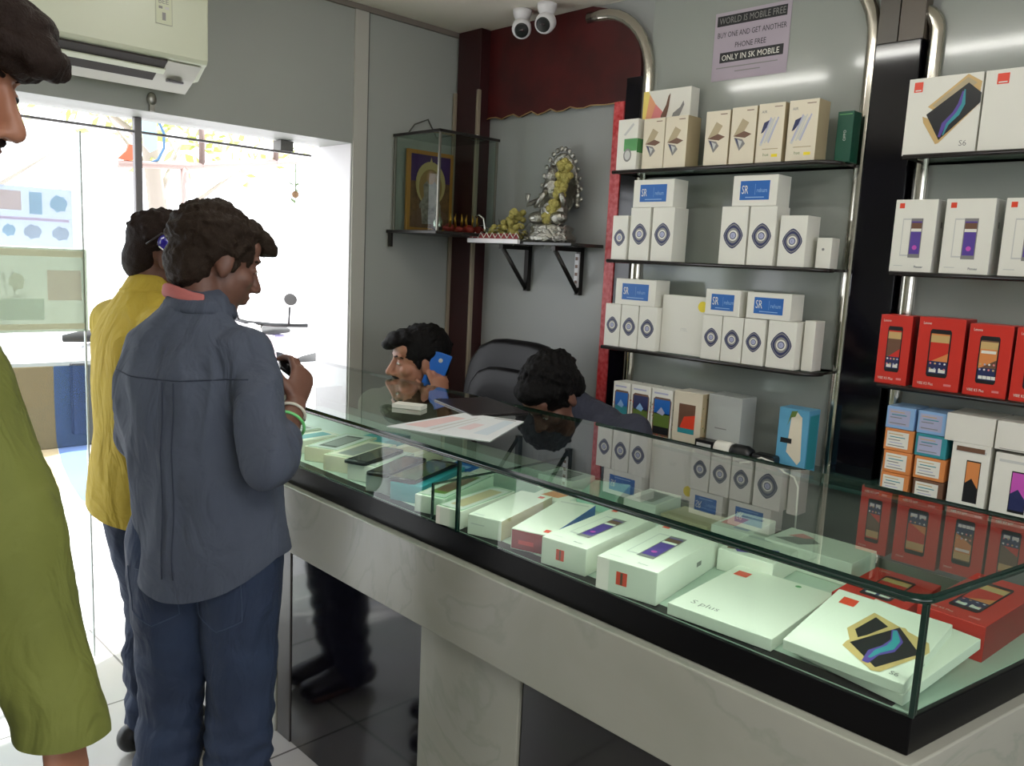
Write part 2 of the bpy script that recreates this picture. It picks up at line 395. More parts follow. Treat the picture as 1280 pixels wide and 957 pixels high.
def art_flower(b, k):
    b.poly('F', [(.10, .80), (.2, .84), (.9, .84), (.98, .78), (.95, .1), (.12, .1)], BROWN, .0004)
    b.rect('F', .16, .52, .92, .80, (BLUE, NAVY, BLUE)[k], .0006); b.rect('F', .16, .14, .92, .54, (TEAL, OLIVE, OLIVE)[k], .0006)
    b.poly('F', [(.3, .54), (.5, .66), (.7, .56), (.6, .5)], (LBLUE, LBLUE, LAV)[k], .0008); b.rect('F', .16, .14, .92, .28, INK, .0008)
    for i in range(26):
        x = random.choice((random.uniform(.02, .14), random.uniform(.02, .98))); y = random.uniform(.03, .12) if x > .14 else random.uniform(.03, .7)
        b.disc('F', x, y, .0022, random.choice((PINK, GOLD, LOGO, GRN)), .0010, n=7)
    for i in range(30): b.disc('R', random.uniform(.05, .95), random.uniform(.03, .7), .0024, random.choice((PINK, GOLD, BROWN, GRN, LOGO)), .0004, n=7)
    b.rect('F', .12, .90, .8, .93, LAV)
def art_tablet(b, frame, inner):
    b.rect('F', 0.03, .06, .97, .94, frame); b.rect('F', .08, .14, .84, .88, inner, .0006)
    for i in range(5): b.rect('F', .14 + .05 * (i % 2), .22 + i * .13, .72 - .08 * (i % 3), .26 + i * .13, (GREYI, LAV, GREYI, TEAL, GOLD)[i], .0008)

# ================================================================== STRUCTURE
WALLG = mat('grey_laminate', rgb(158, 161, 155), 0.45, vary=(1.5, .35, rgb(148, 151, 147)))
SHRG = mat('shrine_wall_laminate', rgb(150, 152, 150), 0.4, vary=(2, .35, rgb(136, 140, 140)))
CEILM = mat('ceiling_paint', rgb(232, 225, 213), 0.7)
WHITEP = mat('white_paint', rgb(222, 220, 222), 0.5)
BRIGHTG = mat('glossy_panel', rgb(150, 154, 148), 0.13, coat=0.3, vary=(1.2, .3, rgb(140, 144, 140)))
MAROON = mat('maroon_wood', rgb(74, 14, 16), 0.38, vary=(9, .7, rgb(44, 8, 10)), bump=(30, .15, .002))
REDFAB = mat('red_trim', rgb(176, 28, 34), 0.35, vary=(60, .6, rgb(225, 120, 120)), bump=(80, .4, .003))

b = MB(); b.box(-1.9, 2.6, -1.9, 3.27, -.1, 0, MATS['floor_tiles']); struct(b.build('floor', origin=(0, 0, 0)))
b = MB(); b.box(-1.9, 2.6, -1.9, 3.15, 2.45, 2.55, CEILM); struct(b.build('ceiling'))
def tube_light(x, y0, y1, power, label):
    t = thing('tube_light', label, 'lamp', (x, (y0 + y1) / 2, 2.45), 0, 'ceiling tube lights')
    b = MB(); b.box(x - .03, x + .03, y0, y1, 2.415, 2.4495, mat('lamp_housing', rgb(230, 230, 226), .5)); b.build('housing', t, bevel=.003)
    b = MB(); b.tube([(x, y0 + .02, 2.392), (x, y1 - .02, 2.392)], .014, mat('lamp_tube', rgb(240, 240, 235), .5, emit=((1.0, .985, .93, 1), power)), 12); b.build('tube', t)
    for y in (y0 + .02, y1 - .02): b = MB(); b.box(x - .012, x + .012, y - .012, y + .008, 2.376, 2.4149, MATS['lamp_housing']); b.build('end_cap', t)
tube_light(1.20, 1.80, 2.35, 20, 'ceiling tube light over the far half of the counter')
tube_light(1.36, .45, 1.65, 38, 'ceiling tube light over the near half of the counter')
b = MB(); b.box(-1.9, 1.88, 2.87, 3.11, 1.925, 2.45, WALLG); b.box(1.88, 2.6, 2.87, 3.11, 0, 2.45, WALLG); b.box(-1.9, -1.0, 2.87, 3.11, 0, 1.925, WALLG)
b.box(1.875, 1.8799, 2.871, 3.11, 0, 1.924, WHITEP)
struct(b.build('wall_far', origin=(0, 2.87, 0)))
b = MB(); b.box(1.22, 1.875, 2.90, 3.11, 0, .95, WHITEP); struct(b.build('wall_below_window'))
b = MB(); b.box(2.47, 2.6, -1.9, 3.11, 0, 2.45, SHRG); struct(b.build('wall_right', origin=(2.5, 0, 0)))
b = MB(); b.box(-2.0, -1.9, -1.9, 3.11, 0, 2.45, WALLG); struct(b.build('wall_left', origin=(-1.95, 0, 0)))
b = MB(); b.box(-1.9, -1.4, -2.0, -1.9, 0, 2.45, WALLG); b.box(2.0, 2.6, -2.0, -1.9, 0, 2.45, WALLG); b.box(-1.4, 2.0, -2.0, -1.9, 2.25, 2.45, WALLG); b.box(-1.4, 2.0, -2.0, -1.9, 0, 1.15, WALLG); struct(b.build('wall_back', origin=(0, -1.95, 0)))  # unseen wall; its wide opening is added to let sky light in as fill
b = MB(); b.box(-6, 8, -12, -1.9, -.12, -.002, mat('pavement_back', rgb(170, 168, 166), .8)); struct(b.build('ground'))
b = MB(); b.box(1.882, 1.945, 2.862, 2.8699, 0, 2.45, mat('trim_white', rgb(176, 174, 166), .5)); b.box(1.944, 1.948, 2.860, 2.87, 0, 2.45, mat('trim_joint', rgb(92, 92, 88), .6)); struct(b.build('trim_1', bevel=.001))  # pale corner trim and the dark line of the panel joint
# thin cornice between wall and ceiling
b = MB(); b.box(1.3, 2.47, 2.855, 2.87, 2.43, 2.45, mat('cornice', rgb(120, 112, 104), .6)); struct(b.build('trim_2'))

# glossy back panels, black pillar, chrome trims ---------------------------------
b = MB(); b.box(2.462, 2.47, 1.07, 1.87, .6, 2.45, BRIGHTG); b.box(2.462, 2.47, -1.2, .905, .6, 2.45, BRIGHTG)
struct(b.build('trim_3', origin=(2.466, 0, .6)))
t = thing('black_pillar', 'glossy black panelled pillar between the two shelf niches', 'pillar', (2.44, 1.0, 0))
b = MB(); b.box(2.42, 2.4699, .93, 1.055, 0, 2.15, BLACKG); b.build('pillar_panel', t, bevel=.003)
b = MB(); b.box(2.425, 2.4699, .93, .996, 2.151, 2.449, mat('pillar_cap', rgb(88, 78, 68), .35)); b.box(2.425, 2.4699, 1.0, 1.055, 2.151, 2.449, mat('pillar_cap2', rgb(80, 74, 66), .35)); b.build('upper_panel', t)
def chrome_trim(y, zlow, r, top, name, label):
    b = MB(); pts = [(2.455, y, zlow + (2.17 - zlow) * k / 6) for k in range(7)]
    for k in range(1, 10):
        a = radians(10 * k); pts.append((2.455, y + r * (1 - cos(a)), 2.17 + r * sin(a)))
    pts.append((2.455, y + r + .06, 2.17 + r))
    b.tube(pts, (.018), CHROME, 12, side=(1, 0, 0), flat=1.2); o = b.build(name); tag(o, label, 'trim')
chrome_trim(1.87, .62, .24, 0, 'chrome_trim', 'curved chrome strip rounding the corner of the maroon panel')
chrome_trim(1.075, .62, .24, 0, 'chrome_trim', 'curved chrome strip at the right edge of the middle shelf niche')
chrome_trim(.905, .62, .06, 0, 'chrome_trim', 'chrome strip between the black pillar and the right shelf niche')
# maroon fascia with torn gold edge
b = MB(); pts = [(2.83, 2.09)]
for k in range(25): pts.append((2.83 - (2.83 - 1.99) * k / 24, 2.09 + .006 * sin(k * 1.9) + .004 * sin(k * 4.1)))
pts += [(1.905, 2.09), (1.905, 2.2)]
for k in range(1, 8): a = radians(11.25 * k); pts.append((1.905 + .24 * (1 - cos(a)), 2.2 + .24 * sin(a)))
pts += [(2.15, 2.449), (2.83, 2.449)]
M_ = Matrix(((0, 0, 1, 0), (1, 0, 0, 0), (0, 1, 0, 0), (0, 0, 0, 1)))
b.prism(pts, 2.452, 2.4699, MAROON, M=M_); t = b.build('maroon_panel', bevel=.0015); tag(t, 'maroon wooden panel above the shrine wall, with a curved corner', 'panel')
b = MB(); b.tube([(2.450, 2.83 - .84 * k / 24, 2.088 + .006 * sin(k * 1.9) + .004 * sin(k * 4.1)) for k in range(25)], .0022, mat('gold_thread', rgb(170, 140, 90), .4), 6); b.build('gold_edging', t)
b = MB(); b.box(2.445, 2.4699, 1.965, 2.012, .3, 2.09, REDFAB); t = b.build('red_strip', bevel=.002); tag(t, 'bright red vertical strip beside the left end of the phone shelves', 'strip')
b = MB(); b.box(2.448, 2.4699, 1.893, 1.963, .3, 2.17, BLACKG); t = b.build('black_strip', bevel=.002); tag(t, 'narrow black strip between red strip and shelf niche', 'strip')
# corner pillar below the maroon panel
t = thing('corner_pillar', 'dark maroon wooden pillar in the room corner behind the glass shrine', 'pillar', (2.44, 2.78, 0))
b = MB(); b.box(2.40, 2.4699, 2.71, 2.855, 0, 2.449, mat('dark_maroon', rgb(48, 12, 14), .4, bump=(20, .1, .002))); b.build('pillar_board', t, bevel=.002)
tanm = mat('tan_molding', rgb(142, 130, 112), .4)
for y in (2.706, 2.858):
    b = MB(); b.box(2.385, 2.404, y - .006, y + .006, 0, 2.2, tanm); b.build('molding', t, bevel=.002)

# ------------------------------------------------------------------ wall shelves
def glass_shelf(y0, y1, z, xf, label, round_end=True):
    pts = [(2.462, y1), (xf, y1)]
    if round_end:
        pts += [(xf, y0 + .07)]
        for k in range(1, 7): a = radians(15 * k); pts.append((xf + .07 * (1 - cos(a)), y0 + .07 * (1 - sin(a))))
    else: pts += [(xf, y0)]
    pts += [(2.462, y0)]
    b = MB(); b.prism(pts[::-1], z - .008, z, SGLASS, SEDGE); t = b.build('glass_shelf'); tag(t, label, 'shelf', 'glass wall shelves')
    b = MB(); pf = [Vector((p[0] - .0012, p[1], z - .005)) for p in pts[1:-1]]; b.tube(pf, .0065, SEDGE, 8); b.build('edge_strip', t)
    return t
SH = {'a': 1.822, 'b': 1.518, 'c': 1.213}
glass_shelf(1.085, 1.875, SH['a'], 2.295, 'topmost glass shelf of the middle niche, holding beige and white boxes')
glass_shelf(1.085, 1.875, SH['b'], 2.295, 'second glass shelf of the middle niche, holding medallion boxes')
glass_shelf(1.085, 1.875, SH['c'], 2.295, 'lowest glass shelf of the middle niche, with a yellow-stickered carton')
glass_shelf(-.3, .895, SH['a'], 2.295, 'topmost glass shelf of the right niche, holding wide white phone boxes', False)
glass_shelf(-.3, .895, SH['b'], 2.295, 'second glass shelf of the right niche, holding white boxes with purple phones', False)
glass_shelf(-.3, .895, SH['c'], 2.295, 'lowest glass shelf of the right niche, holding red phone boxes', False)
# low back cabinet under the shelves
t = thing('back_cabinet', 'low cabinet with greenish glass ledge under the wall shelves', 'cabinet', (2.35, .8, 0))
b = MB(); b.box(2.30, 2.46, -1.0, 1.86, 0, .895, mat('cabinet_grey', rgb(110, 112, 108), .4)); b.build('cabinet_body', t, bevel=.003)
b = MB(); b.box(2.27, 2.461, -1.0, 1.87, .897, .909, mat('green_ledge', rgb(60, 92, 86), .08, coat=.5)); b.build('ledge', t, bevel=.002)
ZL = .9095

# ------------------------------------------------------------------ boxes on the wall shelves
XF = 2.31
def shelf_box(y0, y1, z, h, d, art=None, body=WHITE, x=XF, jit=0.0, sides=None, name='phone_box', label='', cat='box', group=None, rz=0.0):
    wd = abs(y0 - y1); b = PB(wd, h, d, body, sides=sides)
    if art: art(b)
    return b.put(name, label, cat, (x + d / 2, (y0 + y1) / 2, z + .0006), S_ROT + radians(rz), group)
za, zb, zc = SH['a'], SH['b'], SH['c']
def art_greenring(b):
    b.rect('F', .35, .38, 1, .62, GRN); b.rect('R', 0, .35, 1, .62, GRN); b.disc('F', .55, .30, .017, GREYI, .0006, aspect=1.3); b.disc('F', .55, .30, .012, LGREY, .0008, aspect=1.3); b.poly('F', [(.3, .7), (.75, .92), (.82, .88), (.4, .68)], LGREY)
shelf_box(1.875, 1.790, za, .172, .06, art_greenring, label='glossy white box with a green band, leftmost on the top shelf', group='boxes on the top shelf of the middle niche')
G1 = 'boxes on the top shelf of the middle niche'
shelf_box(1.765, 1.680, za, .166, .075, art_geo, CREAM, label='beige box with folded-shape print just right of the green-banded box', group=G1)
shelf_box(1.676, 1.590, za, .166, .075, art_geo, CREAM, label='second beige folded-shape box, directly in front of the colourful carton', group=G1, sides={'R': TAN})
def art_fan(b):
    g = lambda P: [(x, .58 + .42 * y) for x, y in P]
    b.poly('F', g([(0, .0), (0, 1), (.10, 1), (.42, .15), (.40, 0)]), mat('fan_yellow', rgb(226, 206, 110), .4)); b.poly('F', g([(.05, 0), (.14, .9), (.48, .15), (.46, 0)]), mat('fan_orange', rgb(226, 160, 120), .4), .0006); b.poly('F', g([(.15, 0), (.28, .6), (.48, .3), (.46, 0)]), PINK, .0008)
    b.poly('F', g([(.42, 0), (.40, .25), (.50, .55), (.54, .80), (.58, .88), (.56, .5), (.52, .2), (.50, 0)]), BROWN, .0010); b.poly('F', g([(.62, .12), (.66, .30), (.80, .45), (.86, .62), (.88, .5), (.80, .22), (.72, .1)]), GREYI, .0010)
shelf_box(1.84, 1.645, za, .276, .05, art_fan, x=2.395, label='tall white carton with yellow and pink fan print, behind the beige boxes', group=G1)
for (y0, y1, h, art, lb) in ((1.522, 1.436, .168, art_geo, 'beige folded-shape box, first of the row of four right of the gap'), (1.430, 1.345, .172, art_geo, 'beige folded-shape box, second of the row of four'),
                            (1.339, 1.254, .174, art_sketch, 'cream box with slanted pale phones, third of the row of four'), (1.241, 1.150, .174, art_sketch, 'cream box with slanted pale phones, last of the row beside the dark green box')):
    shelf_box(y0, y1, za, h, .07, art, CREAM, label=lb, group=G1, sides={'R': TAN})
def art_dg(b): b.text('F', 'OPPO', .62, .42, .008, LGREY, ang=pi / 2); b.rect('F', .1, .93, .9, .95, GRN)
shelf_box(1.120, 1.073, za, .142, .05, art_dg, DGRN, x=2.37, label='narrow dark green box at the right end of the top shelf', group=G1)
G2 = 'white medallion boxes on the second shelf'
for (y0, y1, h, lb) in ((1.872, 1.806, .152, 'white medallion box, leftmost and shortest on the second shelf'), (1.795, 1.712, .178, 'white medallion box, second from the left on the second shelf'), (1.702, 1.615, .178, 'white medallion box under the left blue-labelled box, right one of the pair'),
                       (1.437, 1.345, .178, 'white medallion box left of the pair under the right blue-labelled box on the second shelf'), (1.338, 1.250, .178, 'white medallion box right of the pair under the right blue-labelled box on the second shelf'), (1.235, 1.150, .150, 'shorter white medallion box near the right end of the second shelf')):
    shelf_box(y0, y1, zb, h, .08, art_medallion, label=lb, group=G2)
def art_dot(b): b.disc('F', .45, .62, .004, GREYI)
shelf_box(1.130, 1.085, zb, .088, .05, art_dot, x=2.34, label='tiny white box with a grey dot at the right end of the second shelf')
G3 = 'white boxes with blue shop labels'
shelf_box(1.79, 1.625, zb + .1785, .092, .08, art_bluelabel, label='blue-labelled white box lying on the left medallion pair, second shelf', group=G3)
shelf_box(1.405, 1.255, zb + .1785, .092, .08, art_bluelabel, label='blue-labelled white box lying on the right medallion pair, second shelf', group=G3)
G4 = 'white medallion boxes on the lowest shelf'
for (y0, y1, h, lb) in ((1.880, 1.812, .150, 'white medallion box, first from the left on the lowest middle shelf'), (1.808, 1.734, .150, 'white medallion box, second from the left on the lowest middle shelf'), (1.730, 1.655, .150, 'white medallion box touching the left side of the yellow-stickered carton'),
                       (1.474, 1.404, .142, 'white medallion box just right of the yellow sticker on the lowest middle shelf'), (1.400, 1.328, .142, 'white medallion box, middle of the three right of the yellow-stickered carton'), (1.324, 1.252, .142, 'white medallion box, rightmost of the three right of the yellow-stickered carton'), (1.242, 1.150, .143, 'white medallion box standing apart near the right end of the lowest middle shelf')):
    shelf_box(y0, y1, zc, h, .08, art_medallion, label=lb, group=G4)
def art_ysticker(b): b.disc('F', .9, .84, .018, YEL, n=14); b.text('F', 'ITEL', .45, .40, .010, LGREY)
shelf_box(1.652, 1.477, zc, .195, .06, art_ysticker, x=2.335, label='large plain white carton with a round yellow sticker on the lowest middle shelf')
shelf_box(1.142, 1.108, zc, .150, .06, None, x=2.34, label='narrow plain white box at the right end of the lowest middle shelf')
shelf_box(1.840, 1.668, zc + .1505, .090, .08, art_bluelabel, label='blue-labelled white box lying on the leftmost medallion boxes, lowest shelf', group=G3)
shelf_box(1.470, 1.346, zc + .1430, .082, .08, art_bluelabel, label='blue-labelled white box beside the yellow sticker on the lowest shelf', group=G3)
shelf_box(1.322, 1.176, zc + .1440, .080, .08, art_bluelabel, label='brightest blue-labelled white box at the right of the lowest shelf', group=G3)
# boxes on the ledge
G5 = 'flower-printed phone boxes on the ledge'
for k, (y0, y1, lb) in enumerate(((1.820, 1.748, 'flower-bordered box with a light blue screen, leftmost on the low ledge'), (1.740, 1.660, 'flower-bordered box with a dark green screen, middle of three on the low ledge'), (1.652, 1.568, 'flower-bordered box with a bright green screen, right of three on the low ledge'))):
    shelf_box(y0, y1, ZL, .180, .07, lambda b, k=k: art_flower(b, k), label=lb, group=G5)
def art_hand(b):
    b.rect('F', .2, .25, .78, .78, BROWN); b.poly('F', [(.2, .25), (.78, .35), (.78, .6), (.4, .55)], LOGO, .0006); b.rect('F', .2, .25, .78, .34, TEAL, .0008)
    for i in range(40): b.disc('R', random.random(), random.uniform(.03, .95), .003, random.choice((OLIVE, GOLD, TAN)), n=6)
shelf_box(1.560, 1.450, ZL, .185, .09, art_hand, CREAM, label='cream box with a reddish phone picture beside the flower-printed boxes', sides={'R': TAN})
def art_gw(b): b.rect('F', .25, .42, .6, .44, GREYI)
shelf_box(1.440, 1.318, ZL, .190, .09, art_gw, GREYC, label='plain pale grey carton on the ledge behind the power adapters', x=2.33)
def art_blue(b):
    b.poly('F', [(.35, .30), (.42, .85), (.60, .96), (.78, .88), (.85, .20), (.75, .12)], CREAM); b.poly('F', [(.3, .72), (.42, .96), (.62, .98), (.55, .88), (.42, .86)], OLIVE, .0006); b.rect('F', .12, .44, .5, .52, INK, .0008)
    b.rect('R', .1, .05, .9, .92, TEAL)
shelf_box(1.180, 1.085, ZL, .190, .07, art_blue, SKYB, label='sky blue box with a cream figure print at the right end of the ledge')
# right niche
b = PB(.178, .195, .06, WHITE); art_s6(b); b.put('phone_box', 'wide white box with a gold phone picture and S6 mark, top shelf of right niche', 'box', (XF + .03, .817, za + .0006), S_ROT, 'wide white phone boxes')
def art_corner(b): b.rect('F', .15, .82, .30, .95, LOGO); b.rect('F', .17, .835, .28, .85, WHITE, .0006); b.text('F', 'S6', .6, .09, .014, LGREY)
b = PB(.178, .195, .06, WHITE); art_corner(b); b.put('phone_box', 'wide plain white box with only a red logo, cut by the right picture edge', 'box', (XF + .03, .634, za + .0006), S_ROT, 'wide white phone boxes')
G6 = 'white boxes with purple phone pictures'
for y0, y1, lb in ((.905, .798, 'white box with purple phone picture, next to the black pillar on the right niche'), (.778, .662, 'white box with purple phone picture, second from the black pillar'), (.640, .525, 'white box with purple phone picture, third from the pillar, at the picture edge')):
    shelf_box(y0, y1, zb, .190, .075, art_twophones, label=lb, group=G6, sides={'R': LGREY})
G7 = 'red phone boxes on the right niche'
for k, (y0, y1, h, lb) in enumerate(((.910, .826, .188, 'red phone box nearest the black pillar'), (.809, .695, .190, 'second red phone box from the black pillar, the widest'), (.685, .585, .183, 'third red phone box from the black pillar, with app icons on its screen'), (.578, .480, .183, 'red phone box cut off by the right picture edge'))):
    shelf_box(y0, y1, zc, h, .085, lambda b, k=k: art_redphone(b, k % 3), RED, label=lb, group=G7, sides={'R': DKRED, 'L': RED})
# stacked tablets and large boxes below
G8 = 'small boxes stacked on the ledge'
stack = [(.862, .788, 0, .060, ORG, WHITE, 'small orange-edged box, bottom of the left stack by the black pillar'), (.862, .788, 1, .060, ORG, WHITE, 'small orange-edged box, second from bottom of the left stack'), (.866, .790, 2, .060, ORG, WHITE, 'small orange-edged box, third from bottom of the left stack'), (.868, .794, 3, .060, LBLUE, LAV, 'small pale blue box, topmost of the left stack'),
         (.776, .700, 0, .060, BROWN, WHITE, 'small brown-edged box, bottom of the right stack'), (.780, .702, 1, .060, ORG, WHITE, 'small orange-edged box, second from bottom of the right stack'), (.784, .706, 2, .060, TEAL, LAV, 'small teal-edged box, third from bottom of the right stack'), (.786, .712, 3, .060, LBLUE, LAV, 'small pale blue box, topmost of the right stack')]
for y0, y1, k, h, fr, inn, lb in stack:
    shelf_box(y0, y1, ZL + k * .0612, h, .10, lambda b, fr=fr, inn=inn: art_tablet(b, fr, inn), fr, label=lb, group=G8, name='small_box', x=XF + .002 * k)
def art_tall(scr, gold):
    def f(b):
        b.rect('F', .42, .14, .80, .76, INK); b.rect('F', .44, .18, .78, .74, scr, .0006); b.poly('F', [(.44, .18), (.78, .18), (.78, .36), (.6, .5), (.44, .42)], NAVY if scr is MAG else INK, .0008)
        b.rect('F', .1, .87, .9, .91, LGREY)
        if gold: b.rect('F', .84, .1, .99, .8, GOLD)
        else: b.rect('F', .12, .88, .86, .95, BROWN, .0008)
    return f
shelf_box(.690, .600, ZL, .178, .09, art_tall(ORG, False), label='white box with an orange phone screen under the two blank cartons')
shelf_box(.588, .490, ZL, .170, .09, art_tall(MAG, True), label='white box with a pink phone screen at the right picture edge')
b = PB(.115, .072, .14, WHITE); b.put('blank_carton', 'blank white carton lying over the orange-screen phone box', 'box', (XF + .07, .655, ZL + .179), S_ROT)
b = PB(.115, .072, .14, WHITE); b.rect('F', .1, .04, .9, .06, GREYI); b.put('blank_carton', 'blank white carton lying over the pink-screen phone box', 'box', (XF + .065, .535, ZL + .179), S_ROT)
# adapters and cable
t = thing('power_adapter', 'black power adapter with white roll of tape on the low ledge', 'adapter', (2.285, 1.31, ZL))
b = MB(); b.box(2.275, 2.315, 1.378, 1.445, ZL + .001, ZL + .046, BLACKM); b.box(2.2735, 2.2755, 1.385, 1.438, ZL + .022, ZL + .036, LGREY); b.build('socket_block', t, bevel=.006)
b = MB(); M90 = Matrix.Rotation(radians(90), 3, 'X'); b.lathe((2.295, 1.374, ZL + .027), [(.025, 0), (.026, .004), (.026, .050), (.025, .054)], WHITE, M=M90); b.build('tape_roll', t)
b = MB(); b.lathe((2.295, 1.318, ZL + .027), [(.022, 0), (.026, .01), (.026, .055), (.019, .07)], BLACKM, M=M90); b.build('adapter_body', t)
b = MB(); b.box(2.27, 2.32, 1.165, 1.240, ZL + .001, ZL + .040, BLACKM); o = b.build('charger', bevel=.008); tag(o, 'black charger brick right of the tape roll on the ledge', 'charger')
b = MB(); b.tube([(2.262, 1.27, ZL + .004), (2.26, 1.24, ZL + .012), (2.262, 1.2, ZL + .034), (2.262, 1.16, ZL + .028), (2.26, 1.12, ZL + .006), (2.262, 1.09, ZL - .002), (2.262, 1.075, ZL - .03), (2.262, 1.07, ZL - .2)], .0028, WHITE, 8)
tag(b.build('charging_cable'), 'thin white cable trailing over the ledge beside the sky blue box', 'cable')

# ------------------------------------------------------------------ paper notice on the glossy panel
t = PB(.27, .215, .0006, mat('lilac_paper', rgb(172, 160, 172), .6))
t.rect('F', .03, .80, .95, .95, INK); t.text('F', 'WORLD IS MOBILE FREE', .06, .83, .020, GREYI, .0008, maxw=.235)
t.text('F', 'BUY ONE AND GET ANOTHER', .05, .63, .017, INK, maxw=.245); t.text('F', 'PHONE FREE', .30, .46, .017, INK, maxw=.11)
t.rect('F', .10, .26, .94, .41, INK); t.text('F', 'ONLY IN SK MOBILE', .13, .29, .018, WHITE, .0008, maxw=.205)
t.rect('F', .06, .18, .88, .195, GREYI); t.rect('F', .32, .11, .66, .125, GREYI)
t.put('paper_notice', 'lilac paper notice reading ONLY IN SK MOBILE taped to the glossy panel', 'notice', (2.4605, 1.480, 2.118), S_ROT, bevel=0)

# ================================================================== DISPLAY COUNTER
XC = 1.185; YE = .362                      # front glass plane and near corner
MARB = MATS['marble']
EDIR = Vector((math.cos(radians(-10)), math.sin(radians(-10)), 0))
def endpt(x, off=0.0): return (x, YE + off + (x - XC) * math.tan(radians(-10)))
FARY = 2.84
t = thing('display_counter', 'long marble and black counter with a lit glass showcase on top', 'counter', (1.45, 1.4, 0))
b = MB(); b.prism([(1.163, FARY), endpt(1.163, -.018), endpt(1.80, -.018), (1.80, FARY)], .632, .825, MARB); b.build('marble_apron', t, bevel=.003)
b = MB(); b.prism([(1.186, FARY), endpt(1.186), endpt(1.78), (1.78, FARY)], .8255, .884, mat('black_stone', rgb(8, 7, 9), .3, spec=.15)); b.build('black_band', t, bevel=.002)
b = MB(); b.prism([(1.193, FARY), endpt(1.193, .008), endpt(1.76, .008), (1.76, FARY)], .8842, .8862, mat('showcase_deck', rgb(176, 190, 178), .3)); b.build('deck', t)
b = MB(); b.box(1.1935, 1.222, YE + .03, 2.8, .88625, .8864, MATS['black_stone']); b.build('deck_border', t)
b = MB(); b.box(1.20, 1.72, 1.482, 2.82, .0, .631, BLACKG); b.box(1.20, 1.72, .36, 1.138, .0, .631, BLACKG); b.build('black_panel', t, bevel=.002)
b = MB(); b.box(1.192, 1.74, 1.14, 1.48, .0, .631, MARB); b.build('marble_pillar', t, bevel=.003)
b = MB(); b.box(1.192, 1.21, 2.19, 2.84, .0, .631, MARB); b.build('marble_pillar', t, bevel=.002)
b = MB(); b.box(1.196, 1.215, 2.11, 2.185, .0, .631, mat('grey_strip', rgb(70, 66, 64), .3)); b.build('grey_strip', t, bevel=.002)
# showcase glass
def rounded_top():
    pts = [(XC - .004, FARY)]
    r = .035; c = Vector((XC - .004 + r, YE - .004 + r, 0))
    for k in range(8): a = radians(180 + 80 * k / 7); pts.append((c.x + r * cos(a), c.y + r * sin(a)))
    e = endpt(1.80); pts.append((e[0], e[1] - .004)); pts.append((1.748, e[1] - .004 + .012)); pts.append((1.744, FARY)); return pts
b = MB(); b.prism(rounded_top(), 1.055, 1.0665, TOPG, GEDGE); b.build('top_glass', t)
rim = [Vector((p[0] + .001, p[1], 1.056)) for p in rounded_top()[:-2]]
b = MB(); b.tube(rim, .0045, GEDGE, 8); b.build('glass_rim', t)
def pane(p0, p1, z0, z1, th, name):
    p0 = Vector(p0); p1 = Vector(p1); d = (p1 - p0).normalized(); n = Vector((-d.y, d.x)) * th
    b = MB(); q = [p0, p1, p1 + n, p0 + n]; b.prism([(v.x, v.y) for v in q], z0, z1, GLASS, None)
    for k in (0,): pass
    o = b.build(name, t); return o
PZ0, PZ1 = .885, 1.0548
pane((XC, 1.355), (XC, YE + .004), PZ0, PZ1, .006, 'front_glass'); pane((XC, FARY), (XC, 1.361), PZ0, PZ1, .006, 'front_glass')
e0, e1 = endpt(XC + .006), endpt(1.74); pane(e0, e1, PZ0, PZ1, .006, 'end_glass')
b = MB(); b.box(XC - .001, XC + .007, 1.3535, 1.3605, PZ0, PZ1, GEDGE); b.build('glass_joint', t)
for k in range(2):
    b = MB(); b.box(XC - .001 + .012 * k, XC + .004 + .012 * k, YE - .003 + .001 * k, YE + .004 + .001 * k, PZ0, PZ1, GEDGE); b.build('corner_edge', t)
b = MB(); b.box(XC + .007, XC + .48, 1.452, 1.457, PZ0 + .0015, PZ0 + .085, GLASS); b.box(XC + .007, XC + .48, 1.4515, 1.4575, PZ0 + .085, PZ0 + .089, GEDGE); b.box(XC + .0065, XC + .0105, 1.451, 1.4575, PZ0 + .0015, PZ0 + .089, GEDGE); b.build('divider_glass', t)
b = MB(); b.box(1.1925, 1.203, YE + .03, 2.8, 1.0465, 1.0545, BLACKM); b.build('lamp_channel', t)
l = bpy.data.lights.new('showcase_led', 'AREA'); lo = bpy.data.objects.new('showcase_led', l); COL.objects.link(lo); l.shape = 'RECTANGLE'; l.size = .010; l.size_y = 2.4; l.energy = 2.6; l.color = (.93, 1.0, .93)
lo.location = (1.199, 1.6, 1.0455); lo.rotation_euler = (0, radians(-38), 0)
b = MB(); b.box(1.738, 1.742, .40, FARY, PZ0 + .0015, PZ0 + .03, STEEL); b.build('back_track', t)

# ------------------------------------------------------------------ boxes inside the showcase
DZ = .8866
def lay(cx, cy, w_, l_, h, art=None, body=WHITE, ang=0.0, label='', sides=None, name='phone_box', z=DZ, group='boxes lying in the showcase', extra=None):
    b = PB(w_, l_, h, body, flat=True, sides=sides)
    if art: art(b)
    return b.put(name, label, 'box', (cx, cy, z), S_ROT + radians(ang), group)
def fit(FL, FR, BL):
    """front-left, front-right, back-left corners (seen from the customers) -> centre, w, l, angle"""
    FL, FR, BL = Vector(FL), Vector(FR), Vector(BL); d = BL - FL; l = d.length; a = math.atan2(d.y, d.x)
    w_ = abs((FR - FL).dot(Vector((-d.y, d.x)).normalized())); c = FL + d / 2 + Vector((d.y, -d.x)).normalized() * w_ / 2
    return c.x, c.y, w_, l, math.degrees(a)
def art_window(scr, tint=LGREY, frame=GRN):
    def f(b):
        b.rect('F', .04, .03, .96, .97, frame); b.rect('F', .07, .045, .93, .955, tint, .0006); b.rect('F', .24, .14, .76, .86, scr, .0008); b.rect('F', .28, .22, .72, .78, GREYI if scr is INK else BROWN if scr is OLIVE else scr, .0010)
    return f
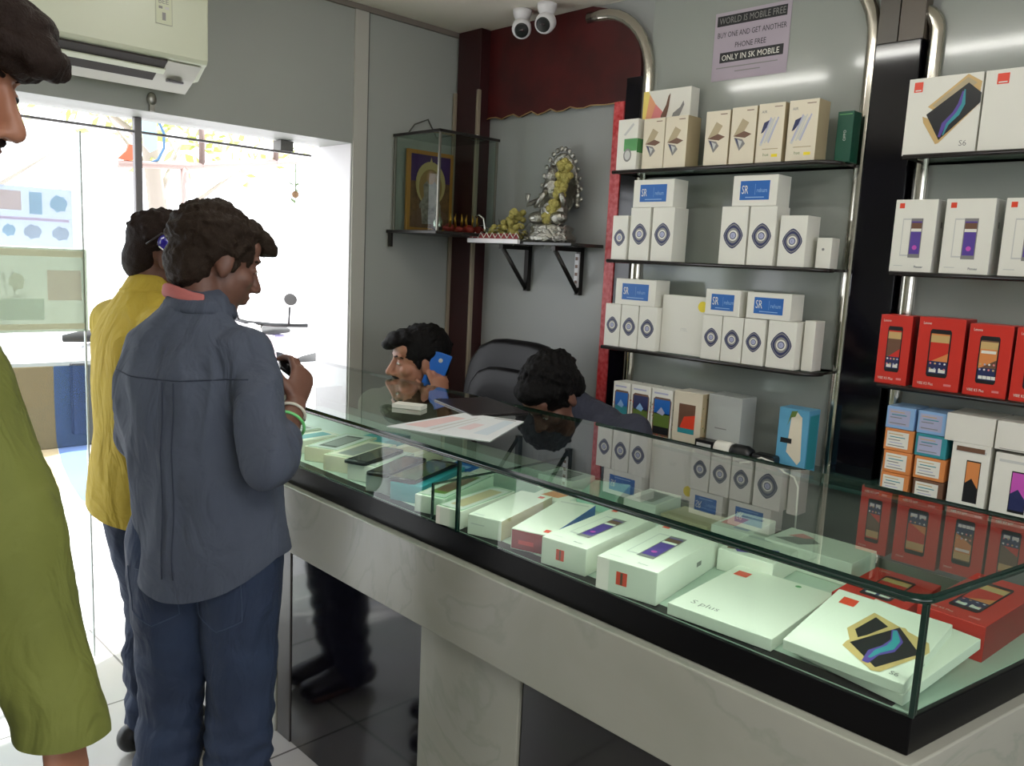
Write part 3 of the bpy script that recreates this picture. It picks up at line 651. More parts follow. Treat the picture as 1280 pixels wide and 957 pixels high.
def art_plainlogo(face='F'):
    def f(b):
        b.rect('F', .72, .86, .88, .93, LOGO); b.rect('F', .10, .04, .40, .06, LGREY); b.rect('D', .1, .55, .5, .6, LGREY)
    return f
def art_frontlogo(b):
    b.rect('F', .74, .06, .90, .12, LOGO); b.rect('F', .1, .3, .5, .31, LGREY)
def art_case_phone(b):
    art_twophones(b, PURP if b.h < .32 else NAVY); b.rect('D', .34, .30, .52, .70, LOGO); b.rect('D', .41, .32, .45, .68, BROWN, .0006)
# far group beside the blue-shirted customer
lay(1.335, 2.47, .09, .165, .04, art_window(TEAL, LGREY), label='teal-windowed box farthest along the showcase, by the window wall', ang=4)
lay(1.33, 2.345, .09, .165, .04, art_window(GREYI, LGREY), label='grey-windowed box, second farthest in the showcase', ang=4)
lay(1.335, 2.235, .095, .17, .038, art_window(TEAL, CREAM), label='pale box with teal window beside the resting hand of the blue-shirted customer', ang=5)
lay(1.36, 2.10, .115, .22, .042, art_window(INK, LGREY), body=CREAM, ang=24, label='large pale box with dark phone window, left of the first black phone')
lay(1.345, 1.975, .105, .22, .045, art_window(GREYI, CREAM), body=CREAM, ang=22, label='cream box with grey window touching the first black phone box')
def bar_phone(cx, cy, w_, l_, z, ang, scr, label):
    t = thing('mobile_phone', label, 'phone', (cx, cy, z), S_ROT + radians(ang), 'display phones lying on boxes in the showcase')
    b = MB(); r = .011; pts = []
    for sx, sy, a0 in ((1, 1, 0), (-1, 1, 90), (-1, -1, 180), (1, -1, 270)):
        for k in range(5): a = radians(a0 + 22.5 * k); pts.append((sx * (w_ / 2 - r) + r * cos(a), sy * (l_ / 2 - r) + r * sin(a)))
    b.prism(pts, 0, .008, BLACKM); b.build('phone_body', t, local=True, bevel=.0015)
    b = MB(); b.box(-w_ / 2 + .004, w_ / 2 - .004, -l_ / 2 + .018, l_ / 2 - .018, .0082, .0086, scr); b.build('screen', t, local=True)
    b = MB(); b.box(-.007, .007, -l_ / 2 + .006, -l_ / 2 + .011, .0082, .0088, GREYI); b.build('home_button', t, local=True); b = MB(); b.box(-.01, .01, l_ / 2 - .009, l_ / 2 - .0075, .0082, .0087, GREYI); b.build('earpiece', t, local=True)
    return t
SCR = mat('screen_glass', rgb(34, 34, 38), .06, coat=1.0)
SCRC = mat('screen_lit_print', rgb(90, 84, 62), .08, coat=1.0, vary=(26, 1.0, rgb(60, 96, 66)))
lay(1.335, 1.857, .09, .20, .046, art_window(GREYI, LGREY), ang=21, label='pale box under the first black phone in the showcase')
bar_phone(1.318, 1.868, .072, .20, DZ + .047, 21, SCR, 'black phone lying on a pale box, farthest of the three display phones')
lay(1.315, 1.745, .085, .21, .046, art_window(GREYI, LGREY), body=GREYC, ang=24, label='grey box under the middle black display phone')
bar_phone(1.302, 1.740, .070, .215, DZ + .047, 24, SCR, 'black phone with dark screen, middle of the three display phones')
lay(1.335, 1.645, .092, .235, .046, None, body=TEAL, ang=22, label='teal box under the display phone with a colourful screen')
bar_phone(1.330, 1.660, .080, .235, DZ + .047, 21, SCRC, 'black phone with a greenish colourful screen lying on the teal box')
lay(1.335, 1.535, .082, .26, .043, art_window(OLIVE, LGREY), ang=20, label='pale green box with olive window just behind the glass divider')
lay(1.300, 1.416, .072, .225, .043, art_window(TAN, LGREY), ang=12, label='box with tan window and green border in front of the divider')
c = fit((1.187, 1.325), (1.210, 1.243), (1.437, 1.396))
lay(c[0], c[1], .088, .245, .046, art_plainlogo(), body=WHITE, ang=c[4] - 0, label='plain white box with a small red logo at its far end, beside the glass joint', sides={'R': TAN})
c = fit((1.179, 1.195), (1.201, 1.109), (1.460, 1.29))
def art_redfront(b):
    b.rect('D', .02, .05, .98, .95, DKRED); b.rect('D', .2, .3, .6, .5, RED, .0006); b.rect('F', .76, .05, .90, .12, LOGO); b.rect('F', .1, .9, .9, .93, LGREY)
lay(c[0] + .012, c[1], .090, .265, .046, art_redfront, ang=c[4], label='white-topped box with a red front face and blue side', sides={'R': BLUE})
lay(1.347, 1.068, .108, .29, .057, art_case_phone, ang=8, label='white box with purple phone picture, left of the two big ones in the showcase')
lay(1.335, .906, .128, .28, .064, art_case_phone, ang=9, label='white box with purple phone picture, right of the two, beside the wide flat box')
def art_wide(b):
    b.rect('F', .08, .80, .22, .90, LOGO); b.text('F', 'S plus', .14, .09, .022, GREYI, maxw=.08); b.rect('F', .2, .5, .6, .502, LGREY)
    b.disc('F', .68, .93, .006, GRN, n=10)
lay(1.340, .700, .196, .275, .022, art_wide, ang=4, label='wide flat white box with red logo and pale S lettering')
def art_colour(b): b.poly('F', [(.1, .3), (.8, .55), (.9, .35), (.3, .08)], PURP); b.poly('F', [(.02, .35), (.3, .42), (.3, .2), (.1, .1)], BROWN, .0006); b.rect('F', .05, .8, .5, .9, LGREY)
lay(1.545, .800, .12, .15, .045, art_colour, ang=4, label='white box with purple and brown print behind the wide flat box')
lay(1.655, .725, .19, .12, .050, lambda b: (b.poly('F', [(.05, .2), (.3, .75), (.5, .5), (.35, .15)], GREYI), b.poly('F', [(.12, .5), (.2, .8), (.38, .7), (.3, .55)], PINK, .0006)), ang=0, label='pale box with pink and grey print along the rear of the showcase')
# S6 box leaning on another white box, both propped up at the back
TILT = radians(8.5)
def propped(b, x, y, z, ang, label):
    o = b.build('phone_box', local=True, bevel=.0012); R_ = Matrix.Rotation(radians(-90 + ang), 4, 'Z') @ Matrix.Rotation(TILT, 4, 'X')
    o.location = (x, y, z); o.rotation_euler = R_.to_euler(); return tag(o, label, 'box', 'boxes lying in the showcase')
lay(1.385, .455, .12, .05, .022, None, ang=0, label='small blank box propping up the two tilted white boxes', name='small_box')
propped(PB(.180, .225, .018, WHITE, flat=True), 1.325, .452, DZ + .0185, -9, 'blank white box skewed beneath the gold phone picture box')
b = PB(.186, .208, .018, WHITE, flat=True)
b.rect('F', .10, .78, .24, .90, LOGO)
b.poly('F', [(.34, .45), (.42, .80), (.95, .62), (1.0, .50), (.96, .36), (.5, .2)], GOLD); b.poly('F', [(.40, .47), (.46, .74), (.60, .66), (.48, .36)], INK, .0006); b.poly('F', [(.70, .50), (.92, .42), (.84, .2), (.74, .2)], INK, .0006)
b.poly('F', [(.42, .20), (.42, .28), (.66, .70), (.72, .72), (.97, .45), (.97, .41), (.80, .04), (.74, .02)], GOLD, .0008)
b.poly('F', [(.45, .27), (.68, .70), (.95, .43), (.75, .07)], INK, .0011)
quadpath(b, 'F', [(.66, .09), (.66, .24), (.73, .36), (.74, .50), (.66, .64)], [.010, .018, .022, .018, .008], PURP, .0013)
quadpath(b, 'F', [(.66, .16), (.68, .28), (.735, .38), (.735, .50), (.67, .63)], [.004, .010, .013, .012, .006], TEAL, .0015)
b.text('F', 'S6', .86, .06, .010, GREYI); b.rect('R', .45, .2, .58, .4, GREYI)
propped(b, 1.301, .476, DZ + .0345, 1, 'white box with gold phones and blue ribbon screen at the near showcase corner')
def art_redlay(b):
    art_redphone(b, 1)
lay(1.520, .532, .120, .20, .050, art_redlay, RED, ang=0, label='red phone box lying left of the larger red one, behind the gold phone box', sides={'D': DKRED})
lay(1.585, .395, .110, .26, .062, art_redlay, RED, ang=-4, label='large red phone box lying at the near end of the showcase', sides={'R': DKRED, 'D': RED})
lay(1.665, 1.165, .09, .13, .045, art_window(GREYI, LGREY, LGREY), ang=6, label='small pale box with a grey screen at the rear of the showcase')
lay(1.655, .905, .09, .14, .05, lambda b: (b.rect('F', .1, .2, .5, .7, PINK), b.rect('F', .5, .1, .9, .2, LAV), b.rect('F', .2, .75, .8, .85, GREYI)), ang=4, label='white box with faint pink print at the rear of the showcase')
lay(1.66, 1.035, .13, .10, .03, None, TAN, ang=0, label='flat tan box at the rear between two pale boxes')
lay(1.53, 1.36, .10, .14, .03, lambda b: b.poly('F', [(.2, .2), (.4, .9), (.9, .7), (.7, .2)], ORG), ang=15, label='box with an orange print near the glass joint')
lay(1.50, 1.69, .11, .15, .035, lambda b: (b.rect('F', .1, .1, .9, .9, BLUE), b.rect('F', .2, .3, .7, .5, LBLUE, .0006)), ang=20, label='box with bright blue print behind the display phones')
lay(1.50, 1.93, .12, .15, .035, art_window(TAN, CREAM, LGREY), body=CREAM, ang=15, label='cream box behind the first display phone')
lay(1.52, 2.12, .11, .16, .035, None, TEAL, ang=15, label='teal box lying behind the large dark-windowed box')
lay(1.66, 1.45, .12, .10, .04, art_window(INK, LGREY, LGREY), ang=5, label='box with a dark screen at the rear beside the orange-printed one')
b = PB(.10, .17, .035, mat('mint_card', rgb(160, 196, 180), .5), flat=True); b.put('carton', 'pale mint carton lying at the rear of the showcase', 'box', (1.64, 1.30, DZ), S_ROT + radians(25))
# things on the counter glass
TZ = 1.0668
q4 = [Vector(p) for p in ((1.217, 1.677), (1.514, 1.712), (1.571, 1.537), (1.323, 1.406))]
def Lf(a, c): return (q4[0] * (1 - a) + q4[3] * a) * (1 - c) + (q4[1] * (1 - a) + q4[2] * a) * c
b = MB(); b.prism([(p.x, p.y) for p in q4], TZ + .0004, TZ + .0016, mat('leaflet_paper', rgb(226, 230, 232), .5))
for (a0, a1, c0, c1, m_) in ((.06, .28, .15, .75, mat('faded_red', rgb(228, 198, 196), .5)), (.35, .38, .1, .85, LGREY), (.44, .46, .1, .8, LGREY), (.52, .66, .3, .6, mat('faded_pink', rgb(226, 206, 208), .5)), (.75, .9, .2, .9, mat('faded_blue', rgb(206, 218, 226), .5)), (.55, .9, .93, .96, GREYI)):
    b.add([(*Lf(a, c), TZ + .0020) for a, c in ((a0, c0), (a1, c0), (a1, c1), (a0, c1))], [(0, 1, 2, 3)], m_)
tag(b.build('leaflet'), 'large white leaflet with a faint red print lying on the counter glass', 'leaflet')
b = MB(); b.prism([(-.13, -.09), (.13, -.09), (.13, .09), (-.13, .09)], 0, .004, mat('dark_folder', rgb(36, 28, 30), .3)); o = b.build('dark_folder', local=True, bevel=.001); o.location = (1.62, 1.77, TZ + .0002); o.rotation_euler = (0, 0, radians(-105)); tag(o, 'dark reddish folder on the counter glass beyond the leaflet', 'folder')
b = MB(); b.box(-.045, .045, -.022, .022, 0, .012, WHITE); o = b.build('card_pack', local=True, bevel=.001); o.location = (1.425, 1.855, TZ + .0002); o.rotation_euler = (0, 0, radians(-62)); tag(o, 'small white card pack on the counter glass near the far end', 'card')

# ================================================================== AIR CONDITIONER
t = thing('air_conditioner', 'white split air conditioner on the wall above the shop front', 'air conditioner', (.78, 2.77, 2.01))
ACW = mat('ac_plastic', rgb(204, 208, 186), .35)
Mx = Matrix(((0, 0, 1, 0), (1, 0, 0, 0), (0, 1, 0, 0), (0, 0, 0, 1)))     # (y, z) profile extruded along x
prof = [(2.869, 2.02), (2.869, 2.34), (2.70, 2.34), (2.665, 2.32), (2.652, 2.26), (2.655, 2.075), (2.662, 2.062), (2.675, 2.058), (2.73, 2.02)]
b = MB(); b.prism(prof, .36, 1.20, ACW, M=Mx); b.build('housing', t, bevel=.006)
b = MB(); b.prism([(2.668, 2.056), (2.735, 2.017), (2.80, 1.985), (2.80, 2.017), (2.735, 2.045)], .36, 1.185, mat('ac_lip', rgb(178, 176, 164), .4), M=Mx); b.build('bottom_lip', t, bevel=.003)
b = MB(); b.prism([(2.6675, 2.0585), (2.702, 2.038), (2.700, 2.0335), (2.6655, 2.053)], .40, 1.075, mat('vent_dark', rgb(34, 26, 20), .7), M=Mx)
b.prism([(2.714, 2.030), (2.752, 2.0095), (2.750, 2.0045), (2.712, 2.025)], .40, 1.06, MATS['vent_dark'], M=Mx); b.build('air_slot', t)
b = MB(); b.prism([(2.698, 2.040), (2.716, 2.029), (2.712, 2.021), (2.694, 2.032)], .40, 1.08, ACW, M=Mx); b.build('vane', t, bevel=.001)
b = MB(); b.box(1.10, 1.15, 2.728, 2.745, 2.006, 2.012, mat('indicator', rgb(90, 88, 92), .3)); b.build('indicator_window', t)
b = PB(.052, .125, .0006, mat('label_paper', rgb(200, 204, 176), .5))
b.disc('F', .5, .87, .022, YEL, n=20, aspect=.75); b.poly('F', [(.02, .82), (.45, .66), (.5, .70), (.1, .86)], INK, .0008); b.poly('F', [(.98, .78), (.55, .64), (.5, .68), (.9, .82)], INK, .0008)
b.disc('F', .5, .78, .012, GREYI, .0009, n=12); b.text('F', 'BEE', .2, .48, .014, GREYI); b.rect('F', .2, .36, .42, .42, GREYI); b.rect('F', .55, .36, .8, .42, LGREY); b.rect('F', .4, .1, .6, .28, GREYI)
for a_ in ((.02, .0, .04, .7), (.96, .0, .98, .7), (.02, 0, .98, .012)): b.rect('F', *a_, GREYI)
o = b.build('energy_label', t, local=True); o.location = (1.06 - .78, 2.6525 - 2.77, 2.155 - 2.01)

# ================================================================== CAMERAS ON THE CEILING
def cctv(x, y, yaw, label):
    t = thing('security_camera', label, 'security camera', (x, y, 2.45), 0, 'white ceiling security cameras')
    b = MB(); b.lathe((x, y, 2.405), [(.020, 0), (.030, .015), (.036, .03), (.038, .0445)], WHITEP); b.build('mount', t)
    b = MB(); R_ = Matrix.Rotation(radians(yaw), 3, 'Z') @ Matrix.Rotation(radians(118), 3, 'Y')
    c = Vector((x, y, 2.385)); b.lathe(c, [(.012, -.035), (.030, -.028), (.037, -.01), (.038, .018), (.033, .038)], WHITEP, M=R_); b.build('camera_head', t)
    b = MB(); b.lathe(c, [(.027, .0375), (.027, .0405), (.022, .042)], BLACKM, M=R_); b.ell(c + R_ @ Vector((0, 0, .040)), (.010, .010, .005), mat('lens', rgb(60, 50, 52), .05, coat=1)); b.build('lens', t)
cctv(2.33, 2.40, 225, 'white eyeball security camera, left of the two on the ceiling')
cctv(2.33, 2.27, 205, 'white eyeball security camera, right of the two on the ceiling')

# ================================================================== SHRINE CABINET
t = thing('glass_shrine', 'small glass prayer cabinet mounted in the room corner', 'cabinet', (2.26, 2.71, 1.585))
DKM = mat('dark_metal', rgb(46, 44, 42), .35, metal=.6)
x0, x1, y0, y1, z0, z1 = 2.075, 2.384, 2.56, 2.852, 1.60, 1.975
b = MB(); b.box(x0 - .03, x1 + .0, y0 - .03, y1 + .005, 1.586, 1.599, DKM); b.build('base_board', t, bevel=.002)
b = MB(); b.box(x0 - .006, x1, y0 - .006, y1, z1, z1 + .008, CGLASS); b.build('top_glass', t)
b = MB(); b.box(x0, x0 + .004, y0 + .006, y1, z0, z1 - .001, CGLASS); b.build('side_glass', t)
b = MB(); b.box(x0 + .006, x1, y0, y0 + .004, z0, z1 - .001, CGLASS); b.build('front_glass', t)
for (x, y) in ((x0 + .002, y0 + .002), (x0 + .002, y1 - .004), (x1 - .006, y0 + .002)):
    b = MB(); b.box(x - .005, x + .004, y - .005, y + .004, z0 - .001, z1, mat('frame_metal', rgb(120, 118, 108), .3, metal=.7)); b.build('corner_frame', t, bevel=.001)
b = MB(); b.box(x0 - .008, x1, y0 - .010, y0 - .002, z1 - .001, z1 + .010, DKM); b.box(x0 - .010, x0 - .002, y0 - .010, y1, z1 - .001, z1 + .010, DKM); b.build('top_rim', t, bevel=.001)
b = MB(); b.box(x0 - .02, x0 - .012, y1 - .02, y1 + .002, 1.53, 1.586, DKM); b.build('bracket', t)
# framed picture inside
b = PB(.245, .335, .014, mat('frame_gold', rgb(176, 122, 48), .35))
b.rect('F', .07, .05, .93, .95, mat('print_purple', rgb(66, 36, 92), .5)); b.rect('F', .07, .05, .93, .62, mat('print_brown', rgb(120, 84, 52), .5, vary=(40, .8, rgb(70, 46, 30))), .0008)
b.disc('F', .5, .60, .080, mat('print_cream', rgb(186, 164, 110), .5), .0010, aspect=1.15); b.disc('F', .5, .56, .062, mat('print_ochre', rgb(150, 116, 66), .5), .0011, aspect=1.2); b.poly('F', [(.44, .80), (.5, .93), (.56, .80)], mat('print_cream', rgb(186, 164, 110)), .0012)
b.poly('F', [(.28, .10), (.26, .34), (.36, .44), (.34, .58), (.42, .64), (.47, .70), (.53, .70), (.58, .64), (.66, .58), (.64, .44), (.74, .34), (.72, .10)], mat('print_grey', rgb(158, 150, 140), .5, vary=(60, .8, rgb(90, 80, 74))), .0012)
b.disc('F', .5, .68, .022, mat('print_tan', rgb(170, 130, 96), .5), .0014, aspect=1.3); b.poly('F', [(.08, .06), (.34, .06), (.3, .3), (.12, .24)], BROWN, .0013); b.poly('F', [(.92, .06), (.66, .06), (.7, .3), (.88, .24)], BROWN, .0013)
b.put('framed_picture', 'gold-framed devotional picture with purple background inside the glass shrine', 'picture', (2.245, 2.83, 1.5995), 0)
b = MB(); b.lathe((2.135, 2.63, 1.6), [(.014, 0), (.020, .01), (.022, .035), (.012, .055), (.008, .075), (.011, .08)], mat('silver', rgb(190, 190, 184), .2, metal=1)); b.ell((2.135, 2.63, 1.69), (.009, .009, .012), MATS['silver']); tag(b.build('silver_vase'), 'small silver vase at the front corner inside the glass shrine', 'vase')
t = thing('offering_tray', 'red cloth offering with brass spikes inside the glass shrine', 'offering', (2.27, 2.64, 1.6))
b = MB()
for k in range(9): b.ell((2.20 + .018 * k, 2.64 + .02 * sin(k * 2.1), 1.612 + .004 * cos(k)), (.018, .03, .016 + .006 * sin(k * 1.7)), mat('red_cloth', rgb(150, 40, 34), .6, bump=(60, .5, .004)), n=12, k=8)
b.build('red_cloth', t)
BR = mat('brass', rgb(190, 140, 60), .3, metal=1)
for k in range(6): b = MB(); b.tube([(2.19 + .03 * k, 2.62, 1.62), (2.19 + .03 * k + .004 * (-1) ** k, 2.62, 1.655), (2.19 + .03 * k, 2.62, 1.675)], [.006, .004, .001], BR, 8); b.build('brass_spike', t)
# incense cable loops above the shrine
b = MB(); b.tube([(2.46, 2.862, 2.20), (2.40, 2.862, 2.12), (2.41, 2.862, 2.03), (2.30, 2.860, 2.00), (2.25, 2.86, 2.07), (2.18, 2.86, 2.04), (2.14, 2.86, 1.99)], .003, mat('cable_grey', rgb(84, 84, 76), .6), 8); tag(b.build('loose_cable'), 'loose grey cable looping on the wall above the glass shrine', 'cable')
b = MB(); b.ell((2.36, 2.66, 1.992), (.03, .04, .009), BLACKM); b.ell((2.345, 2.65, 2.0), (.006, .006, .006), WHITEP); tag(b.build('router'), 'small black device with a bright spot on top of the glass shrine', 'device')

# ================================================================== FLOATING SHELF AND IDOL
t = thing('bracket_shelf', 'dark shelf on two triangular steel brackets below the silver idol', 'shelf', (2.38, 2.32, 1.56))
b = MB(); b.box(2.285, 2.4695, 2.04, 2.60, 1.560, 1.572, mat('smoked_glass', rgb(52, 52, 50), .12)); b.build('shelf_board', t, bevel=.002)
b = MB(); b.box(2.268, 2.284, 2.305, 2.60, 1.562, 1.580, mat('white_strip', rgb(235, 232, 235), .3)); b.build('white_strip', t, bevel=.002)
for y in (2.43, 2.145):
    b = MB(); b.box(2.448, 2.4695, y - .011, y + .011, 1.375, 1.559, DKM); b.box(2.30, 2.447, y - .011, y + .011, 1.542, 1.559, DKM)
    b.tube([(2.312, y, 1.545), (2.452, y, 1.385)], .011, DKM, 4, side=(0, 1, 0)); b.build('bracket', t)
b = MB(); b.box(2.440, 2.4475, 2.135, 2.155, 1.405, 1.535, WHITEP)
for k in range(4): b.box(2.4385, 2.4401, 2.139, 2.151, 1.420 + .03 * k, 1.432 + .03 * k, BROWN)
b.build('perforated_plate', t)
t = thing('silver_idol', 'silver seated idol with yellow garland and tinsel on the bracket shelf', 'idol', (2.385, 2.22, 1.573))
SIL = mat('idol_silver', rgb(170, 168, 160), .28, metal=1.0, bump=(70, .9, .01)); GAR = mat('garland_yellow', rgb(162, 152, 82), .8, bump=(120, .8, .01))
random.seed(3)
b = MB(); b.lathe((2.385, 2.19, 1.573), [(.085, 0), (.088, .02), (.07, .035), (.078, .05), (.06, .06)], SIL); b.build('pedestal', t)
b = MB(); b.ell((2.39, 2.19, 1.68), (.045, .055, .06), SIL); b.ell((2.375, 2.19, 1.755), (.034, .036, .038), SIL); b.ell((2.36, 2.14, 1.655), (.03, .032, .022), SIL); b.ell((2.36, 2.24, 1.655), (.03, .032, .022), SIL)
b.tube([(2.35, 2.19, 1.75), (2.33, 2.20, 1.715), (2.335, 2.23, 1.69)], [.012, .009, .006], SIL, 8); b.tube([(2.38, 2.24, 1.72), (2.35, 2.28, 1.70), (2.34, 2.27, 1.735)], .010, SIL, 8); b.tube([(2.38, 2.14, 1.72), (2.35, 2.11, 1.70), (2.34, 2.12, 1.735)], .010, SIL, 8)
b.lathe((2.375, 2.19, 1.785), [(.03, 0), (.022, .02), (.008, .045)], SIL); b.build('body', t)
b = MB()
for k in range(34):
    a = pi * k / 33; c = (2.425, 2.19 - .075 * cos(a), 1.70 + .165 * sin(a)); b.ell(c, (.009, .012, .012), SIL, n=8, k=6)
    if k % 2: b.ell((2.420, 2.19 - .095 * cos(a), 1.70 + .19 * sin(a)), (.006, .009, .009), SIL, n=8, k=6)
b.ell((2.43, 2.19, 1.76), (.008, .07, .09), SIL); b.build('halo_arch', t)
b = MB()
for k in range(60):
    u = k / 59; a = pi * (1.15 * u); c = (2.36 + random.uniform(-.01, .01), 2.165 - .045 * cos(a * .6) + random.uniform(-.02, .02) , 1.84 - .20 * u + random.uniform(-.01, .01)); b.ell(c, (.014, .015, .013), GAR, n=8, k=6)
b.build('garland', t); t.location.y += .05; t.scale = (1.06, 1.15, 1.14)
b = MB()
for k in range(90): yy = random.uniform(2.35, 2.53); b.ell((2.34 + random.uniform(-.035, .03), yy, 1.586 + random.uniform(0, .03 + .09 * max(0, 1 - (yy - 2.35) / .16))), (.012, .014, .012), GAR, n=8, k=6)
o = b.build('flower_heap'); tag(o, 'heap of yellow flowers at the feet of the silver idol', 'flowers'); o['kind'] = 'stuff'
b = MB()
for k in range(90):
    p = Vector((2.335 + random.uniform(-.04, .05), 2.30 + random.uniform(-.16, .24), 1.58 + abs(random.gauss(0, .03))))
    d = Vector((random.uniform(-1, 1), random.uniform(-1, 1), random.uniform(-.3, 1))).normalized() * .028
    b.tube([p, p + d, p + d * 1.6 + Vector((0, 0, -.008))], [.0028, .002, .001], SIL, 5)
o = b.build('tinsel'); tag(o, 'silver tinsel strewn along the bracket shelf', 'tinsel'); o['kind'] = 'stuff'
b = MB()
for k in range(8): b.tube([(2.27 , 2.57 - .034 * k, 1.583), (2.27, 2.553 - .034 * k, 1.603), (2.27, 2.536 - .034 * k, 1.583)], .0018, WHITE, 6)
b.box(2.274, 2.28, 2.31, 2.59, 1.5805, 1.600, mat('red_border', rgb(130, 34, 40), .6)); tag(b.build('zigzag_border'), 'red border with white zigzag trim along the front of the bracket shelf', 'trim')
b = MB(); b.tube([(2.30, 2.53, 1.573), (2.30, 2.53, 1.62), (2.29, 2.53, 1.66), (2.28, 2.545, 1.672), (2.275, 2.56, 1.665)], [.006, .006, .005, .006, .004], MATS['silver'], 8); b.lathe((2.30, 2.53, 1.573), [(.022, 0), (.018, .006), (.006, .01)], MATS['silver']); tag(b.build('silver_hook'), 'curved silver lamp hook at the left end of the bracket shelf', 'ornament')

# ================================================================== OFFICE CHAIR
def remesh(mb, voxel, mats, smooth=4, disp=None):
    me = mb.mesh('tmp'); o = bpy.data.objects.new('tmp', me); COL.objects.link(o)
    r = o.modifiers.new('r', 'REMESH'); r.mode = 'VOXEL'; r.voxel_size = voxel; r.use_smooth_shade = True
    if smooth: s_ = o.modifiers.new('s', 'SMOOTH'); s_.iterations = smooth; s_.factor = .5
    dg = bpy.context.evaluated_depsgraph_get(); n = bpy.data.meshes.new_from_object(o.evaluated_get(dg))
    COL.objects.unlink(o); bpy.data.objects.remove(o); bpy.data.meshes.remove(me)
    n.materials.clear()
    for m in mats: n.materials.append(m)
    n.polygons.foreach_set('material_index', [0] * len(n.polygons)); n.polygons.foreach_set('use_smooth', [True] * len(n.polygons))
    if disp:
        nn = [v.normal.copy() for v in n.vertices]
        for v, q in zip(n.vertices, nn): v.co = v.co + q * disp(v.co)
        n.update()
    return n
def link_mesh(me, name, parent=None, loc=(0, 0, 0)):
    loc = Vector(loc)
    if parent is not None: off = wloc(parent)
    else: off = loc
    me.transform(Matrix.Translation(-off)); o = bpy.data.objects.new(name, me); COL.objects.link(o)
    if parent is not None: o.parent = parent
    else: o.location = loc
    return o
LEA = mat('black_leather', rgb(14, 12, 14), .4, spec=.22, bump=(160, .2, .001))
CX, CY = 2.12, 2.19
t = thing('office_chair', 'black leather high-back office chair behind the counter', 'chair', (CX, CY, 0))
def superslab(cx, cy, cz, w_, h_, th, mtl, bulge=.25, lean=.06):
    b = MB(); n, m_ = 30, 12; vs = []; fs = []
    for i in range(m_ + 1):
        ph = -pi / 2 + pi * i / m_; k = abs(cos(ph)) ** .55
        for j in range(n):
            a = 2 * pi * j / n; q = (abs(cos(a)) ** 4 + abs(sin(a)) ** 4) ** -.25
            y = q * cos(a) * w_ / 2 * (k * .22 + .78 * min(1, k * 1.6)); z = q * sin(a) * h_ / 2 * (k * .22 + .78 * min(1, k * 1.6))
            vs.append((cx + sin(ph) * th / 2 + bulge * y * y * -1 + lean * z, cy + y, cz + z))
    for i in range(m_):
        for j in range(n): fs.append((i * n + j, i * n + (j + 1) % n, (i + 1) * n + (j + 1) % n, (i + 1) * n + j))
    b.add(vs, fs, mtl, True); return b
superslab(CX + .06, CY, .90, .50, .60, .075, LEA, .5, .10).build('backrest', t)
superslab(CX + .025, CY, .875, .42, .44, .06, LEA, .5, .10).build('back_cushion', t)
b = superslab(0, 0, 0, .48, .46, .10, LEA, 0, 0); b.v = [Vector((CX - .16 + v.z, CY + v.y, .47 + v.x)) for v in b.v]; b.build('seat', t)
for sy in (-1, 1):
    b = MB(); b.tube([(CX + .02, CY + sy * .245, .50), (CX + .02, CY + sy * .250, .62), (CX - .04, CY + sy * .250, .67), (CX - .24, CY + sy * .250, .67), (CX - .28, CY + sy * .25, .62), (CX - .26, CY + sy * .235, .48)], .018, BLACKM, 10); b.build('armrest', t)
b = MB(); b.lathe((CX - .13, CY, .07), [(.03, 0), (.03, .2), (.02, .2), (.02, .36)], CHROME); b.build('gas_column', t)
for k in range(5):
    a = radians(72 * k + 10); c = Vector((CX - .13, CY, 0)); d = Vector((cos(a), sin(a), 0))
    b = MB(); b.tube([c + d * .02 + Vector((0, 0, .09)), c + d * .24 + Vector((0, 0, .065))], [.022, .014], BLACKM, 8); b.ell(c + d * .24 + Vector((0, 0, .028)), (.024, .024, .028), BLACKM, n=12, k=8); b.build('leg', t)
def stool(x, y, label):
    t = thing('stool', label, 'stool', (x, y, 0)); b = MB(); b.lathe((x, y, .40), [(.15, 0), (.165, .015), (.165, .045), (.15, .055)], LEA); b.build('seat', t)
    for k in range(4):
        a = radians(45 + 90 * k); b = MB(); b.tube([(x + .10 * cos(a), y + .10 * sin(a), .40), (x + .17 * cos(a), y + .17 * sin(a), 0)], .011, STEEL, 8); b.build('leg', t)
stool(2.0, 1.66, 'round stool under the bowed shopkeeper'); stool(2.0, 2.65, 'round stool under the shopkeeper on the phone')

# ================================================================== SHOP FRONT
ALU = mat('grey_aluminium', rgb(122, 118, 120), .4, metal=.2)
FRG = glass_mat('shopfront_glass', (.95, .97, .97, 1))
t = thing('glass_door', 'frameless glass shop door carrying posters at the left', 'door', (.4, 3.02, 0))
b = MB(); b.box(-.40, .922, 3.015, 3.025, .01, 1.85, FRG, None); b.build('door_pane', t)
b = MB(); b.box(.9225, .9275, 3.014, 3.026, .01, 1.85, mat('pane_edge', rgb(205, 215, 212), .2)); b.build('pane_edge', t)
GH = 3.0149
def decal(name, pts, m, y, label, cat):
    b = MB(); M2 = Matrix(((1, 0, 0, 0), (0, 0, 1, 0), (0, 1, 0, 0), (0, 0, 0, 1))); b.prism(pts, y - .0006, y, m, M=M2); return tag(b.build(name), label, cat)
decal('blue_film', [(.822, 1.075), (.918, 1.072), (.918, .585), (.895, .60), (.862, .665), (.836, .74), (.824, .82), (.821, .95)], film_mat('blue_film', rgb(196, 214, 247), .05), GH, 'translucent blue curved film on the glass door, right of the yellow one', 'sticker')
decal('yellow_film', [(.55, 1.08), (.820, 1.075), (.819, .95), (.822, .82), (.834, .74), (.860, .665), (.872, .642), (.55, .668)], film_mat('yellow_film', rgb(250, 238, 214), .05), GH, 'translucent pale yellow film on the glass door, left of the blue one', 'sticker')
